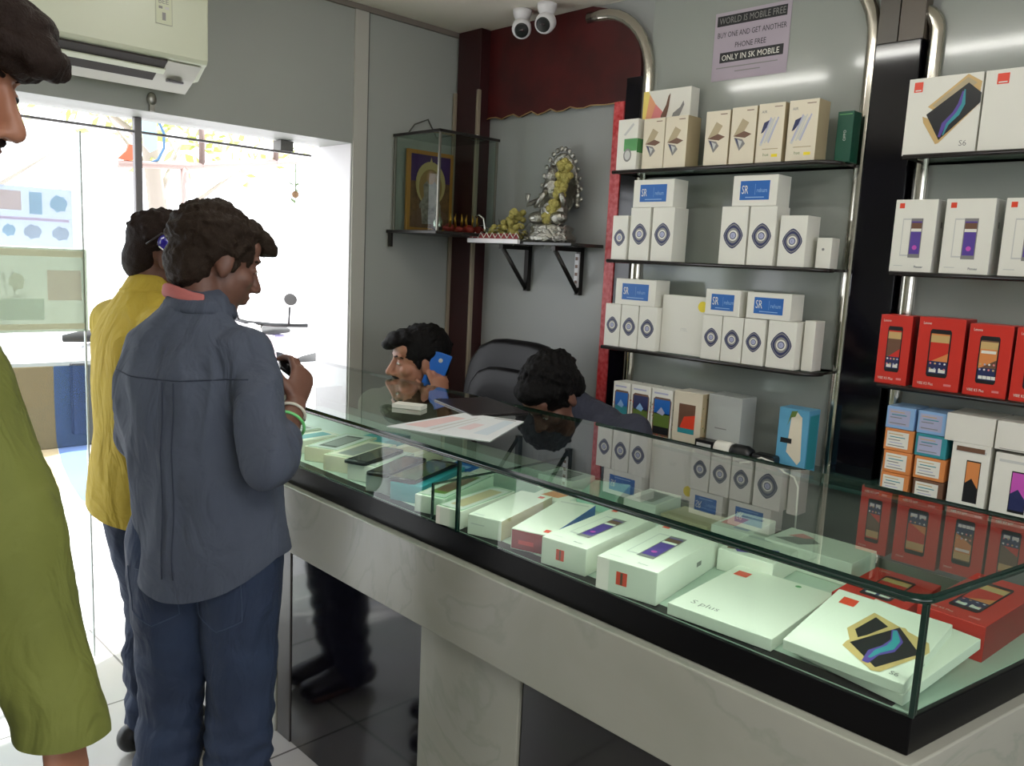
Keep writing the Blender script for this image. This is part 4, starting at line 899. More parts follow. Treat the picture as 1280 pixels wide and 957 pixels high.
def poster(name, x0, x1, z0, z1, m, marks, label):
    b = PB(x1 - x0, z1 - z0, .0008, m)
    for mk in marks: b.poly('F', mk[0], mk[1], .0005)
    return b.put(name, label, 'poster', ((x0 + x1) / 2, 3.0135, z0), 0, bevel=0)
def R4(a, b_, c, d): return [(a, b_), (c, b_), (c, d), (a, d)]
def C8(a, b_, r, q): return [(a + r * cos(k * pi / 7) * (1 + .12 * sin(k * 2.7)), b_ + q * sin(k * pi / 7) * (1 + .15 * cos(k * 3.1))) for k in range(14)]
FP = lambda n, c: film_mat(n, c, .62)
fg, fo, ft = FP('p_grey', rgb(216, 222, 222)), FP('p_orange', rgb(245, 224, 208)), FP('p_teal', rgb(200, 222, 226))
poster('poster', .52, .894, 1.468, 1.656, FP('p_white', rgb(222, 228, 240)), [(R4(.30, .60, .60, .92), fo), (R4(.66, .55, .76, .92), ft), (C8(.89, .75, .07, .14), ft), (R4(.10, .44, .97, .49), FP('p_pink', rgb(242, 222, 228))), (C8(.68, .25, .07, .12), fg), (C8(.90, .24, .07, .12), fg), (C8(.5, .26, .05, .1), ft)], 'white poster with coloured pictures on the glass door, above the green one')
poster('poster', .55, .934, 1.190, 1.465, FP('p_green', rgb(196, 202, 190)), [(R4(.03, .90, .97, .98), FP('p_beige', rgb(240, 232, 216))), (R4(.03, .03, .97, .10), FP('p_beige', rgb(240, 232, 216))), (R4(.68, .38, .95, .74), FP('p_rose', rgb(240, 230, 224))), (C8(.45, .6, .06, .10), FP('p_pale', rgb(236, 239, 230))), (R4(.25, .15, .65, .40), FP('p_dgreen', rgb(226, 236, 230)))], 'greenish beige poster on the glass door, below the white one')
b = MB(); b.box(1.105, 1.130, 3.03, 3.055, 0, 1.925, ALU); t = b.build('door_post', bevel=.003); tag(t, 'slim grey metal post of the shop front behind the customers', 'post')
b = MB(); b.box(-.6, 1.80, 3.035, 3.05, 1.872, 1.880, ALU); tag(b.build('header_rail', bevel=.001), 'thin dark rail running across the top of the shop opening', 'rail')
t = thing('patch_fitting', 'small steel pivot fitting above the metal door post', 'fitting', (1.10, 2.862, 1.93)); b = MB(); b.ell((1.10, 2.862, 1.965), (.016, .01, .022), STEEL); b.build('fitting_cap', t); b = MB(); b.box(1.092, 1.108, 2.857, 2.868, 1.926, 1.95, STEEL); b.build('fitting_stem', t)
# transom bric-a-brac hanging above the rail
b = MB(); b.box(1.665, 1.72, 3.04, 3.10, 1.882, 1.922, mat('box_grey', rgb(110, 108, 104), .5)); tag(b.build('junction_box', bevel=.002), 'small grey junction box on the header rail near the window reveal', 'box')

# ================================================================== STREET
b = MB(); b.box(-9, 16, 3.27, 26, -.12, -.002, mat('pavement', rgb(206, 204, 204), .8, vary=(1.5, .5, rgb(186, 184, 186)), bump=(40, .3, .004))); struct(b.build('ground'))
b = MB(); b.box(-6, 2.35, 6.4, 6.6, 0, .60, mat('render_grey', rgb(62, 66, 62), .7, vary=(3, .6, rgb(54, 60, 58)))); tag(b.build('low_wall', bevel=.01), 'low grey boundary wall across the street seen through the glass door', 'wall')
b = MB(); b.box(1.845, 1.95, 6.33, 6.398, .1, .62, INK); tag(b.build('black_bin', bevel=.01), 'black box leaning on the low street wall', 'box')
AW = mat('awning_steel', rgb(196, 170, 164), .5, metal=.2)
t = thing('awning_frame', 'rusty pinkish awning frame of thin bars outside the shop', 'frame', (2.1, 4.2, 0))
b = MB(); b.tube([(1.45, 4.2, 1.86), (1.79, 4.2, 1.885), (2.50, 4.2, 1.997)], .017, AW, 8); b.build('lower_bar', t)
b = MB(); b.tube([(1.40, 4.2, 2.10), (2.6, 4.2, 2.12)], .012, AW, 8); b.build('upper_bar', t)
for x, za_, zb_ in ((1.86, 1.89, 2.11), (2.27, 1.955, 2.115)): b = MB(); b.tube([(x, 4.2, za_), (x, 4.2, zb_)], .016, mat('awning_dark', rgb(130, 110, 104), .5), 8); b.build('strut', t)
b = MB(); b.tube([(1.765, 4.2, 1.88), (1.765, 4.2, 0)], .016, AW, 8); b.build('post', t)
b = MB(); b.tube([(1.64, 4.2, 2.095), (1.67, 4.2, 2.03), (1.67, 4.2, 1.96), (1.64, 4.2, 1.90), (1.59, 4.2, 1.872)], .007, mat('blue_hose', rgb(90, 130, 170), .5), 8); tag(b.build('blue_hose'), 'curved blue hose hanging outside beside the door post', 'hose')
b = MB(); b.prism([(1.56, 2.10), (1.63, 2.10), (1.635, 1.95), (1.60, 1.93), (1.57, 1.96)], 4.19, 4.2, mat('cyan_plastic', rgb(176, 226, 250), .5), M=Matrix(((1, 0, 0, 0), (0, 0, 1, 0), (0, 1, 0, 0), (0, 0, 0, 1)))); tag(b.build('blue_bag'), 'pale blue plastic bag hanging outside by the door post', 'bag')
b = MB(); b.prism([(1.45, 1.885), (1.49, 1.925), (1.50, 1.955), (1.515, 1.955), (1.52, 1.92), (1.56, 1.895), (1.50, 1.88)], 4.19, 4.21, mat('orange_plastic', rgb(240, 110, 80), .5), M=Matrix(((1, 0, 0, 0), (0, 0, 1, 0), (0, 1, 0, 0), (0, 0, 0, 1)))); tag(b.build('orange_flag'), 'small orange flag outside, left of the door post', 'flag')
# hanging artificial plant
LEAFD = mat('dark_leaf', rgb(88, 112, 66), .6)
random.seed(5)
b = MB(); c = Vector((2.39, 4.2, 1.80))
b.tube([c + Vector((0, 0, .2)), c - Vector((0, 0, .07))], .003, LEAFD, 6); b.ell(c, (.02, .02, .02), mat('pot_brown', rgb(120, 90, 60), .6), n=10, k=8)
for k in range(16):
    a = random.uniform(0, 2 * pi); z = random.choice((.06, .045, -.05, -.065, .03)); l = random.uniform(.05, .10); p = c + Vector((0, 0, z)); d = Vector((cos(a), sin(a), random.uniform(-.2, .35)))
    s_ = Vector((-sin(a), cos(a), 0)) * .011; b.add([p, p + d * l * .5 + s_, p + d * l, p + d * l * .5 - s_], [(0, 1, 2, 3)], LEAFD)
tag(b.build('hanging_plant'), 'small dark green sprig hanging outside near the window reveal', 'plant')
# trees: bleached by the sun
def tree(x, y, h, r, label, seed, cnt=1100, leafm=None):
    random.seed(seed); t = thing('street_tree', label, 'tree', (x, y, 0), 0, 'trees along the street')
    b = MB(); b.tube([(x, y, 0), (x + .08, y, h * .3), (x - .05, y, h * .55), (x, y, h * .8)], [.13, .10, .08, .03], mat('bark', rgb(160, 150, 140), .8), 10)
    for k in range(7):
        a = 2 * pi * k / 7; b.tube([(x, y, h * (.35 + .06 * k)), (x + r * .7 * cos(a), y + r * .7 * sin(a), h * (.5 + .06 * k))], [.04, .012], MATS['bark'], 6)
    b.build('trunk', t)
    b = MB()
    cl = [Vector((random.gauss(0, .5) * r, random.gauss(0, .5) * r, random.uniform(-.6, .6) * r)) for _ in range(26)]
    for k in range(cnt):
        p = Vector((x, y, h * .72)) + random.choice(cl) + Vector((random.gauss(0, .17), random.gauss(0, .17), random.gauss(0, .15))) * r
        d = Vector((random.gauss(0, 1), random.gauss(0, 1), random.gauss(0, .7))).normalized(); e = d.orthogonal().normalized(); l = random.uniform(.10, .2)
        b.add([p, p + d * l * .5 + e * l * .28, p + d * l, p + d * l * .5 - e * l * .28], [(0, 1, 2, 3)], leafm or mat('pale_leaf', rgb(176, 184, 110), .7))
    o = b.build('foliage', t); return t
tree(3.4, 8.8, 4.6, 1.25, 'pale sunlit tree behind the awning frame', 11)
tree(8.2, 9.8, 4.4, 1.3, 'pale sunlit tree right of the awning post, farther along the street', 12)
tree(2.6, 13.0, 5.4, 1.5, 'pale sunlit tree left of the awning post', 13, leafm=mat('paler_leaf', rgb(200, 204, 150), .7))
# parked motor scooters
def scooter(x, y, rz, body, label):
    t = thing('motor_scooter', label, 'scooter', (x, y, 0), rz, 'parked two-wheelers'); RUB = mat('rubber', rgb(30, 30, 30), .7)
    L = lambda b, n: b.build(n, t, local=True)
    for wx in (-.62, .62):
        b = MB(); pts = [(wx + .20 * cos(a), 0, .245 + .20 * sin(a)) for a in [2 * pi * k / 20 for k in range(21)]]; b.tube(pts, .045, RUB, 8); b.tube([(wx, -.05, .245), (wx, .05, .245)], .05, STEEL, 10)
        for k in range(5): a = 2 * pi * k / 5; b.tube([(wx, 0, .245), (wx + .17 * cos(a), 0, .245 + .17 * sin(a))], .012, STEEL, 6)
        L(b, 'wheel')
    m = body; b = MB(); b.tube([(-.72, 0, .60), (-.45, 0, .58), (-.2, 0, .50), (-.08, 0, .36)], [(.10, .06), (.14, .12), (.13, .12), (.12, .05)], m, 14, side=(0, 1, 0)); b.tube([(-.1, 0, .32), (.30, 0, .32)], [(.14, .03), (.13, .03)], m, 12, side=(0, 1, 0)); b.tube([(.28, 0, .32), (.42, 0, .60), (.40, 0, .92)], [(.16, .03), (.19, .05), (.13, .05)], m, 12, side=(0, 1, 0)); b.tube([(.45, 0, .5), (.62, 0, .50), (.82, 0, .42)], [(.05, .03), (.08, .03), (.06, .015)], m, 12, side=(0, 1, 0)); L(b, 'body_shell')
    b = MB(); b.tube([(-.74, 0, .70), (-.5, 0, .71), (-.15, 0, .68), (.0, 0, .66)], [(.08, .03), (.14, .05), (.14, .05), (.07, .03)], RUB, 14, side=(0, 1, 0)); L(b, 'seat')
    b = MB(); b.tube([(.62, 0, .25), (.47, 0, .70), (.40, 0, .98)], .022, STEEL, 8); b.tube([(.30, -.33, 1.0), (.38, -.12, .99), (.38, .12, .99), (.30, .33, 1.0)], .014, BLACKM, 8); L(b, 'handlebar')
    b = MB(); b.ell((.47, 0, .93), (.05, .08, .07), mat('lamp_glass', rgb(235, 235, 230), .1)); L(b, 'headlamp')
    for sy in (-1, 1):
        b = MB(); b.tube([(.36, sy * .22, 1.0), (.38, sy * .245, 1.12)], .007, BLACKM, 6); b.ell((.38, sy * .25, 1.17), (.012, .055, .04), mat('mirror_back', rgb(60, 58, 56), .6)); L(b, 'mirror')
    return t
scooter(3.05, 5.3, radians(200), mat('scooter_pink', rgb(232, 206, 210), .3), 'pale parked scooter whose mirror shows beside the window reveal')
scooter(2.15, 7.6, radians(160), mat('scooter_white', rgb(236, 236, 238), .3), 'white parked scooter behind the low street wall')
scooter(.55, 8.3, radians(15), mat('scooter_red', rgb(214, 60, 110), .3), 'pink-red parked scooter behind the low street wall, farthest left')
scooter(3.4, 7.3, radians(190), mat('scooter_lilac', rgb(190, 180, 225), .3), 'lilac parked scooter farther along the street')

# ================================================================== PEOPLE
SKIN = mat('skin_brown', rgb(112, 76, 62), .5, sub=.05, vary=(14, .4, rgb(96, 62, 50)), bump=(220, .12, .0006))
SKIN2 = mat('skin_tan', rgb(158, 108, 84), .5, sub=.05, vary=(14, .4, rgb(140, 92, 70)), bump=(220, .12, .0006))
def hairmat(n, c): return mat(n, c, .6, spec=.12, bump=(300, .8, .003))
HAIR = hairmat('hair_black', rgb(11, 9, 9)); HAIRB = hairmat('hair_brown', rgb(38, 28, 24)); HAIRD = hairmat('hair_dark_brown', rgb(44, 34, 27))
V = Vector
def hand(b, W, d, n, t, curls, m, sc=1.0, thumb=.35):
    W = V(W); d = V(d).normalized(); n = V(n); n = (n - d * n.dot(d)).normalized(); t = V(t); t = (t - d * t.dot(d) - n * t.dot(n)).normalized()
    b.limb([W - d * .02, W + d * .02 * sc, W + d * .055 * sc, W + d * .085 * sc], [(.025, .018), (.030 * sc, .016), (.038 * sc, .015), (.037 * sc, .012)], m, 14, side=t)
    for i in range(4):
        q = W + d * (.080 - .004 * abs(i - 1)) * sc + t * (.028 - .0195 * i) * sc; a = 0; k = (.95, 1.06, 1.0, .8)[i] * sc; P = [q]
        for j, (ln, cu) in enumerate(zip((.040, .026, .020), curls)): a += cu + .05 * i; q = q + (d * cos(a) + n * sin(a)) * ln * k; P.append(q)
        b.limb(P, [.0092 * sc, .0088 * sc, .0080 * sc, .0070 * sc], m, 10, side=t)
    q = W + d * .022 * sc + t * .022 * sc; P = [q]
    for e, ln in (((.55, .75, thumb), .040), ((.85, .35, thumb + .15), .030), ((.9, .05, thumb + .2), .024)):
        q = q + (d * e[0] + t * e[1] + n * e[2]).normalized() * ln * sc; P.append(q)
    b.limb(P, [.014 * sc, .0115 * sc, .0098 * sc, .0082 * sc], m, 10, side=n)
def head(b, C, f, u, m, sc=1.0):
    C = V(C); f = V(f).normalized(); u = V(u); u = (u - f * u.dot(f)).normalized(); s = f.cross(u)      # s = person's right
    R_ = Matrix((s, f, u)).transposed(); k = sc
    def E(p, r, M2=None): b.ell(C + (s * p[0] + f * p[1] + u * p[2]) * k, (r[0] * k, r[1] * k, r[2] * k), m, M=R_ if M2 is None else R_ @ M2, n=24, k=16)
    E((0, -.012, .030), (.073, .094, .084)); E((0, .030, -.030), (.060, .062, .078)); E((0, .052, -.092), (.030, .028, .022)); E((0, .02, -.075), (.052, .058, .034))
    E((0, .076, .032), (.050, .016, .013)); E((0, .058, .055), (.055, .030, .035))
    for q in (-1, 1):
        E((q * .042, .055, -.020), (.022, .026, .022)); E((q * .014, .098, -.034), (.010, .012, .008)); E((q * .074, -.008, -.002), (.009, .020, .032), Matrix.Rotation(q * -.35, 3, 'Z')); E((q * .070, -.004, -.024), (.008, .012, .014))
        E((q * .032, .076, .008), (.015, .010, .009))
    b.limb([C + (f * .084 + u * .022) * k, C + (f * .098 - u * .005) * k, C + (f * .112 - u * .028) * k], [.008 * k, .010 * k, .0125 * k], m, 12, side=s)
    E((0, .088, -.056), (.025, .012, .0075)); E((0, .085, -.069), (.022, .012, .0080)); E((0, .080, -.048), (.024, .014, .012))
    return s
def face_bits(C, f, u, sc, parent, hm, must=False):
    C = V(C); f = V(f).normalized(); u = V(u); u = (u - f * u.dot(f)).normalized(); s = f.cross(u); R_ = Matrix((s, f, u)).transposed(); k = sc
    for q in (-1, 1):
        b = MB(); b.ell(C + (s * q * .032 + f * .0815 + u * .006) * k, (.011 * k, .006 * k, .005 * k), mat('eye_white', rgb(210, 200, 190), .3), M=R_); eo = b.build('eye', parent); b = MB(); b.ell(C + (s * q * .032 + f * .0860 + u * .006) * k, (.005 * k, .0025 * k, .0046 * k), INK, M=R_, n=12, k=8); b.build('iris', eo)
        b = MB(); b.tube([C + (s * q * .014 + f * .089 + u * .028) * k, C + (s * q * .034 + f * .085 + u * .033) * k, C + (s * q * .054 + f * .068 + u * .026) * k], [.003 * k, .004 * k, .002 * k], hm, 8, side=u); b.build('eyebrow', parent)
    if must:
        b = MB(); b.tube([C + (-s * .030 + f * .082 - u * .052) * k, C + (-s * .012 + f * .094 - u * .045) * k, C + (s * .012 + f * .094 - u * .045) * k, C + (s * .030 + f * .082 - u * .052) * k], [.003 * k, .006 * k, .006 * k, .003 * k], hm, 8, side=u); b.build('moustache', parent)
def hair(C, f, u, sc, hm, parent, seed=1, vol=1.0, quiff=0.0, tufts=120, rough=.004, fringe=False):
    C = V(C); f = V(f).normalized(); u = V(u); u = (u - f * u.dot(f)).normalized(); s = f.cross(u); R_ = Matrix((s, f, u)).transposed(); k = sc; random.seed(seed)
    b = MB()
    def E(p, r, n=20): b.ell(C + (s * p[0] + f * p[1] + u * p[2]) * k, (r[0] * k, r[1] * k, r[2] * k), hm, M=R_, n=n, k=14)
    v = .008 * vol
    E((0, -.022, .046), (.076 + v, .092 + v, .078 + v)); E((0, -.058, -.012), (.064 + v * .6, .046 + v, .074)); E((0, .045, .088), (.062, .045, .026 + v))
    for q in (-1, 1): E((q * .062, -.004, .036), (.020, .040, .040)); E((q * .068, .016, .010), (.010, .010, .028))
    if quiff: E((0, .075, .085), (.050, .035 + quiff * .5, .026 + quiff * .3)); E((.01, .095 + quiff * .5, .070), (.036, .022 + quiff * .5, .020))
    if fringe: E((0, .088, .062), (.056, .034, .034)); E((0, .120, .060), (.045, .022, .022))
    for i in range(tufts):
        a = random.uniform(0, 2 * pi); e = random.uniform(-.25, 1.5); d = V((cos(a) * cos(e), sin(a) * cos(e), sin(e)))
        if d.y > .55 and d.z < .62: continue
        p = V((d.x * (.076 + v), -.022 + d.y * (.092 + v), .046 + d.z * (.078 + v)))
        tg = V((random.gauss(0, .6), random.gauss(.25, .5), random.gauss(-.2, .4))); tg = (tg - d * tg.dot(d)).normalized(); l = random.uniform(.010, .017)
        W_ = lambda q: C + (s * q.x + f * q.y + u * q.z) * k
        b.limb([W_(p - d * .004 - tg * l), W_(p + d * .001), W_(p - d * .003 + tg * l)], [.006 * k, .0075 * k, .004 * k], hm, 7, side=u)
    me = remesh(b, .0038 * max(1, sc), [hm], 2, lambda p: rough * .9 * noise.noise(p * 42) + rough * .5 * noise.noise(p * 95 + V((3, 1, 7))))
    return link_mesh(me, 'hair', parent)
def folds(amp, sx, sz, off=0.0, fine=.0008):
    def g(p):
        q = V((p.x * sx + off, p.y * sx, p.z * sz)); n1 = noise.noise(q); n2 = noise.noise(q * 2.3 + V((5, 2, 1)))
        return amp * (1 - 2.4 * abs(n1)) * .6 + amp * .45 * n2 + fine * noise.noise(p * 70)
    return g
def cut_hem(me, near, hz):
    """open the garment below the hem height hz(c) and even the hem line"""
    bm = bmesh.new(); bm.from_mesh(me); dl = [f for f in bm.faces if near(f.calc_center_median()) and f.calc_center_median().z < hz(f.calc_center_median())]; bmesh.ops.delete(bm, geom=dl, context='FACES')
    for v in bm.verts:
        if v.is_boundary: v.co.z = hz(v.co)
    bm.to_mesh(me); bm.free(); return me
def cut_below(me, fn):
    bm = bmesh.new(); bm.from_mesh(me); dl = [f for f in bm.faces if fn(f.calc_center_median())]; bmesh.ops.delete(bm, geom=dl, context='FACES'); bm.to_mesh(me); bm.free(); return me
def seam(o, pts, parent, m, name='seam', r=.0016, away=None):
    """drape a thin seam over a garment: project each point along 'away' onto its surface"""
    me = o.data; off = wloc(o); bt = BVHTree.FromPolygons([v.co + off for v in me.vertices], [tuple(p.vertices) for p in me.polygons]); P = []
    for p in pts:
        p = V(p); h = bt.ray_cast(p + V(away) * .4, -V(away), 1.0)
        if h[0] is not None: P.append(h[0] + V(away) * .0006)
    if len(P) > 1: b = MB(); b.tube(P, r, m, 6); return b.build(name, parent)
def person(label, J, skin, hairspec, group=None, must=False, legs=True, hands=True, scale=1.0, nm='person'):
    """J: joints in world metres; the body is one continuous remeshed surface"""
    f, r = J['f'], J['r']; b = MB(); side = r
    b.limb([J['pelvis'], J['waist'], J['chest'], J['upper'], J['neck0']], [(.14, .10), (.125, .09), (.145, .10), (.13, .075), (.055, .055)], skin, 24, side=side)
    b.limb([J['neck0'] - V((0, 0, .03)), J['head'] - V(J['hu']).normalized() * .05 - V(J['hf']).normalized() * .02], [.056, .053], skin, 18, side=side)
    for sfx in ('r', 'l'):
        if 'sh' + sfx in J:
            S, E_, W = J['sh' + sfx], J['el' + sfx], J['wr' + sfx]
            b.limb([J['upper'] + (S - J['upper']) * .4, S], [.05, .052], skin, 14, side=f); b.limb([S, (S + E_) / 2, E_], [.050, .045, .037], skin, 14, side=f)
            b.limb([E_, (E_ * .6 + W * .4), W], [.037, .036, .025], skin, 14, side=f)
            h = J.get('hand' + sfx)
            if h: hand(b, W, h[0], h[1], h[2], h[3], skin)
        if legs:
            H_, K_, A_ = J['hip' + sfx], J['kn' + sfx], J['an' + sfx]
            b.limb([H_, K_, A_], [.075, .052, .036], skin, 14, side=f); b.limb([A_ - V((0, 0, .045)), A_ + f * .14 - V((0, 0, .06))], [(.038, .03), (.045, .022)], skin, 12, side=r)
    head(b, J['head'], J['hf'], J['hu'], skin, J.get('hs', 1.0))
    me = remesh(b, .0045, [skin], 3); o = link_mesh(me, nm, None, (J['pelvis'].x, J['pelvis'].y, 0)); tag(o, label, 'person', group)
    face_bits(J['head'], J['hf'], J['hu'], J.get('hs', 1.0), o, hairspec[0], must)
    hair(J['head'], J['hf'], J['hu'], J.get('hs', 1.0), parent=o, hm=hairspec[0], **hairspec[1]); return o
def frame(a): a = radians(a); f = V((cos(a), sin(a), 0)); return f, V((f.y, -f.x, 0))
def at(base, f, r, x, y, z): return V((base[0], base[1], 0)) + r * x + f * y + V((0, 0, z))

# ---- customer in the blue shirt
f, r = frame(41); B = (.774, 1.800)
J = dict(f=f, r=r, pelvis=at(B, f, r, .03, -.015, .88), waist=at(B, f, r, .025, -.015, 1.0), chest=at(B, f, r, .005, 0, 1.14), upper=at(B, f, r, 0, .01, 1.26), neck0=at(B, f, r, .005, .025, 1.345),
         head=V((.835, 1.815, 1.462)), hf=(.92, -.06, -.30), hu=(.28, .0, .95), hs=.97,
         shr=V((.842, 1.690, 1.262)), elr=V((.820, 1.535, 1.055)), wrr=V((.946, 1.655, 1.150)), handr=((.42, .36, .74), (-.3, .75, -.2), (-.75, .2, .5), (.5, .7, .5)),
         shl=V((.718, 1.893, 1.250)), ell=V((.735, 2.02, 1.03)), wrl=V((.90, 1.955, 1.13)), handl=((.7, -.5, .45), (.4, -.2, -.8), (.5, .3, .7), (.3, .5, .4)),
         hipr=at(B, f, r, .11, -.01, .84), knr=at(B, f, r, .105, .01, .45), anr=at(B, f, r, .105, -.03, .075), hipl=at(B, f, r, -.05, -.01, .84), knl=at(B, f, r, -.065, .02, .45), anl=at(B, f, r, -.08, -.02, .075))
P1 = person('customer in a blue-grey chambray shirt and jeans seen from behind, holding a phone', J, SKIN, (HAIRD, dict(seed=4, vol=1.3, quiff=.010, tufts=200, rough=.006)))
CHAM = mat('chambray', rgb(72, 79, 94), .85, vary=(7, .6, rgb(62, 68, 84)), bump=(420, .5, .0008), wr=(9, .018)); DENIM = mat('dark_denim', rgb(30, 42, 66), .8, vary=(6, .7, rgb(42, 58, 86)), bump=(500, .5, .0008), wr=(9, .018))
SEAMC = mat('shirt_seam', rgb(46, 52, 68), .9)
b = MB(); up = J['upper']
b.limb([at(B, f, r, .050, -.01, .62), at(B, f, r, .048, -.01, .80), at(B, f, r, .035, -.01, .98), at(B, f, r, .010, 0, 1.11), at(B, f, r, 0, .0, 1.21), at(B, f, r, 0, .008, 1.285), at(B, f, r, .005, .018, 1.345)],
       [(.172, .140), (.166, .134), (.158, .122), (.172, .118), (.176, .108), (.146, .080), (.074, .064)], CHAM, 30, side=r)
def sleeve(S, E_, W, fr, m, r0=.068, r1=.058, r2=.052, cuff=True):
    b.limb([up + (S - up) * .5, S], [r0, r0], m, 18, side=f); b.limb([S, (S + E_) / 2, E_], [r0, r1 + .003, r1], m, 18, side=f); c = E_ + (W - E_) * fr; b.limb([E_, (E_ + c) / 2, c], [r1, (r1 + r2) / 2, r2], m, 18, side=f)
    if cuff: b.limb([c - (W - E_).normalized() * .03, c + (W - E_).normalized() * .004], [r2 + .004, r2 + .004], m, 18, side=f)
sleeve(J['shr'], J['elr'], J['wrr'], .36, CHAM, .058, .048, .044); sleeve(J['shl'], J['ell'], J['wrl'], .6, CHAM, .057, .050, .046)
me = remesh(b, .006, [CHAM], 6, folds(.020, 8, 3.4, 1.0))
def hem1(c):
    q = c - at(B, f, r, .045, 0, 0); x = q.dot(r) / .17; return .735 + .018 * x + .055 * min(1, abs(x)) ** 2 * 1.2
shirt = link_mesh(cut_hem(me, lambda c: (c - at(B, f, r, .045, 0, 0)).to_2d().length < .24 and c.z < .9, hem1), 'shirt', P1)
bk = -f
seam(shirt, [at(B, f, r, -.17 + .34 * k / 24, 0, 1.225 - .010 * cos(pi * (k / 24 - .5))) for k in range(25)], P1, SEAMC, 'yoke_seam', away=bk)
for xx in (-.012, .014): seam(shirt, [at(B, f, r, xx + .01 * k / 20, 0, 1.21 - .42 * k / 20) for k in range(21)], P1, SEAMC, 'pleat_seam', r=.0014, away=bk)
b = MB(); c0 = at(B, f, r, .006, .022, 1.350)
for rad, z, rr in ((.068, .0, .013), (.066, .014, .012)): b.tube([c0 + V((0, 0, z + .018 * (sin(a) * -.6))) + r * rad * cos(a) + f * rad * 1.0 * sin(a) for a in [2 * pi * k / 24 for k in range(25)]], rr, CHAM, 10)
link_mesh(remesh(b, .004, [CHAM], 4), 'collar', P1)
SALM = mat('salmon_cloth', rgb(176, 100, 96), .8, bump=(300, .4, .001))
b = MB(); c1 = at(B, f, r, .003, .018, 1.385)
for z, rr in ((.0, .010), (.012, .008)): b.tube([c1 + V((0, 0, z + .01 * sin(2 * a))) + r * .066 * cos(a) + f * .062 * sin(a) for a in [pi * .9 + pi * .8 * k / 20 for k in range(21)]], rr, SALM, 10)
link_mesh(remesh(b, .004, [SALM], 3), 'inner_collar', P1)
def jeans(J, m, parent, rw=(.172, .13), seed=2.0, name='jeans', legr=(.098, .076, .066)):
    f, r = J['f'], J['r']; b = MB(); pc = (J['hipr'] + J['hipl']) / 2
    b.limb([pc + V((0, 0, .13)), pc + V((0, 0, .03)), pc - V((0, 0, .03))], [(rw[0] * .93, rw[1] * .9), rw, (rw[0] * .9, rw[1] * .85)], m, 26, side=r)
    for s_ in ('r', 'l'):
        H_, K_, A_ = J['hip' + s_], J['kn' + s_], J['an' + s_]
        b.limb([H_, (H_ + K_) / 2, K_, (K_ + A_) / 2, A_ + V((0, 0, .0))], [(legr[0], legr[0] * 1.1), (legr[0] * .9, legr[0]), legr[1], legr[1] * .96, legr[2]], m, 20, side=r)
    g = folds(.010, 9, 9, seed)
    def dsp(p): return g(p) * (.5 + .8 * max(0, min(1, (.62 - p.z) / .4))) + .0035 * sin(p.z * 95 + 5 * noise.noise(p * 5)) * max(0, min(1, (.5 - p.z) / .2))
    me = remesh(b, .007, [m], 5, dsp); return link_mesh(me, name, parent)
jn = jeans(J, DENIM, P1, rw=(.150, .116))
for q in (-1, 1):
    c = at(B, f, r, .02 + q * .075, 0, .74); sp = [c + r * x + V((0, 0, z)) for x, z in ((-.055, .05), (-.055, -.06), (0, -.085), (.055, -.06), (.055, .05), (-.055, .05))]; pp = []
    for a_, b_ in zip(sp, sp[1:]): pp += [a_ + (b_ - a_) * k / 5 for k in range(5)]
    seam(jn, pp, P1, mat('jeans_seam', rgb(58, 70, 92), .9), 'back_pocket', r=.0014, away=bk)
def shoes(J, m, parent):
    for s_ in ('r', 'l'):
        A_ = J['an' + s_]; f = J['f']; b = MB(); b.limb([V((A_.x, A_.y, .05)) - f * .05, V((A_.x, A_.y, .055)) + f * .04, V((A_.x, A_.y, .042)) + f * .16], [(.040, .045), (.044, .048), (.045, .030)], m, 16, side=J['r']); me = remesh(b, .006, [m], 3)
        for v in me.vertices: v.co.z = max(v.co.z, .002)
        link_mesh(me, 'shoe', parent)
shoes(J, BLACKM, P1)
for k, (m_, rr) in enumerate(((mat('bracelet_white', rgb(206, 204, 190), .5), .16), (mat('bracelet_green', rgb(110, 200, 120), .5), .36))):
    c = J['wrr'] + (J['elr'] - J['wrr']) * rr; ax = (J['elr'] - J['wrr']).normalized(); a1 = ax.orthogonal().normalized(); a2 = ax.cross(a1); rad = .031 + .008 * k
    b = MB(); b.tube([c + a1 * rad * cos(a) + a2 * rad * sin(a) for a in [2 * pi * i / 24 for i in range(25)]], .0035, m_, 8); b.build('bracelet', P1)
HP = J['wrr'] + V((.42, .36, .74)).normalized() * .085
t = thing('held_phone', 'black phone held up in the raised hand of the blue-shirted customer', 'phone', HP + V((.012, .045, -.015)), radians(-25))
b = MB(); b.box(-.004, .005, -.034, .034, -.035, .055, BLACKM); b.build('phone_body', t, local=True, bevel=.003); b = MB(); b.box(-.0048, -.0042, -.031, .031, -.025, .045, SCR); b.build('screen', t, local=True)
t.rotation_euler = (radians(20), radians(-50), radians(-40))

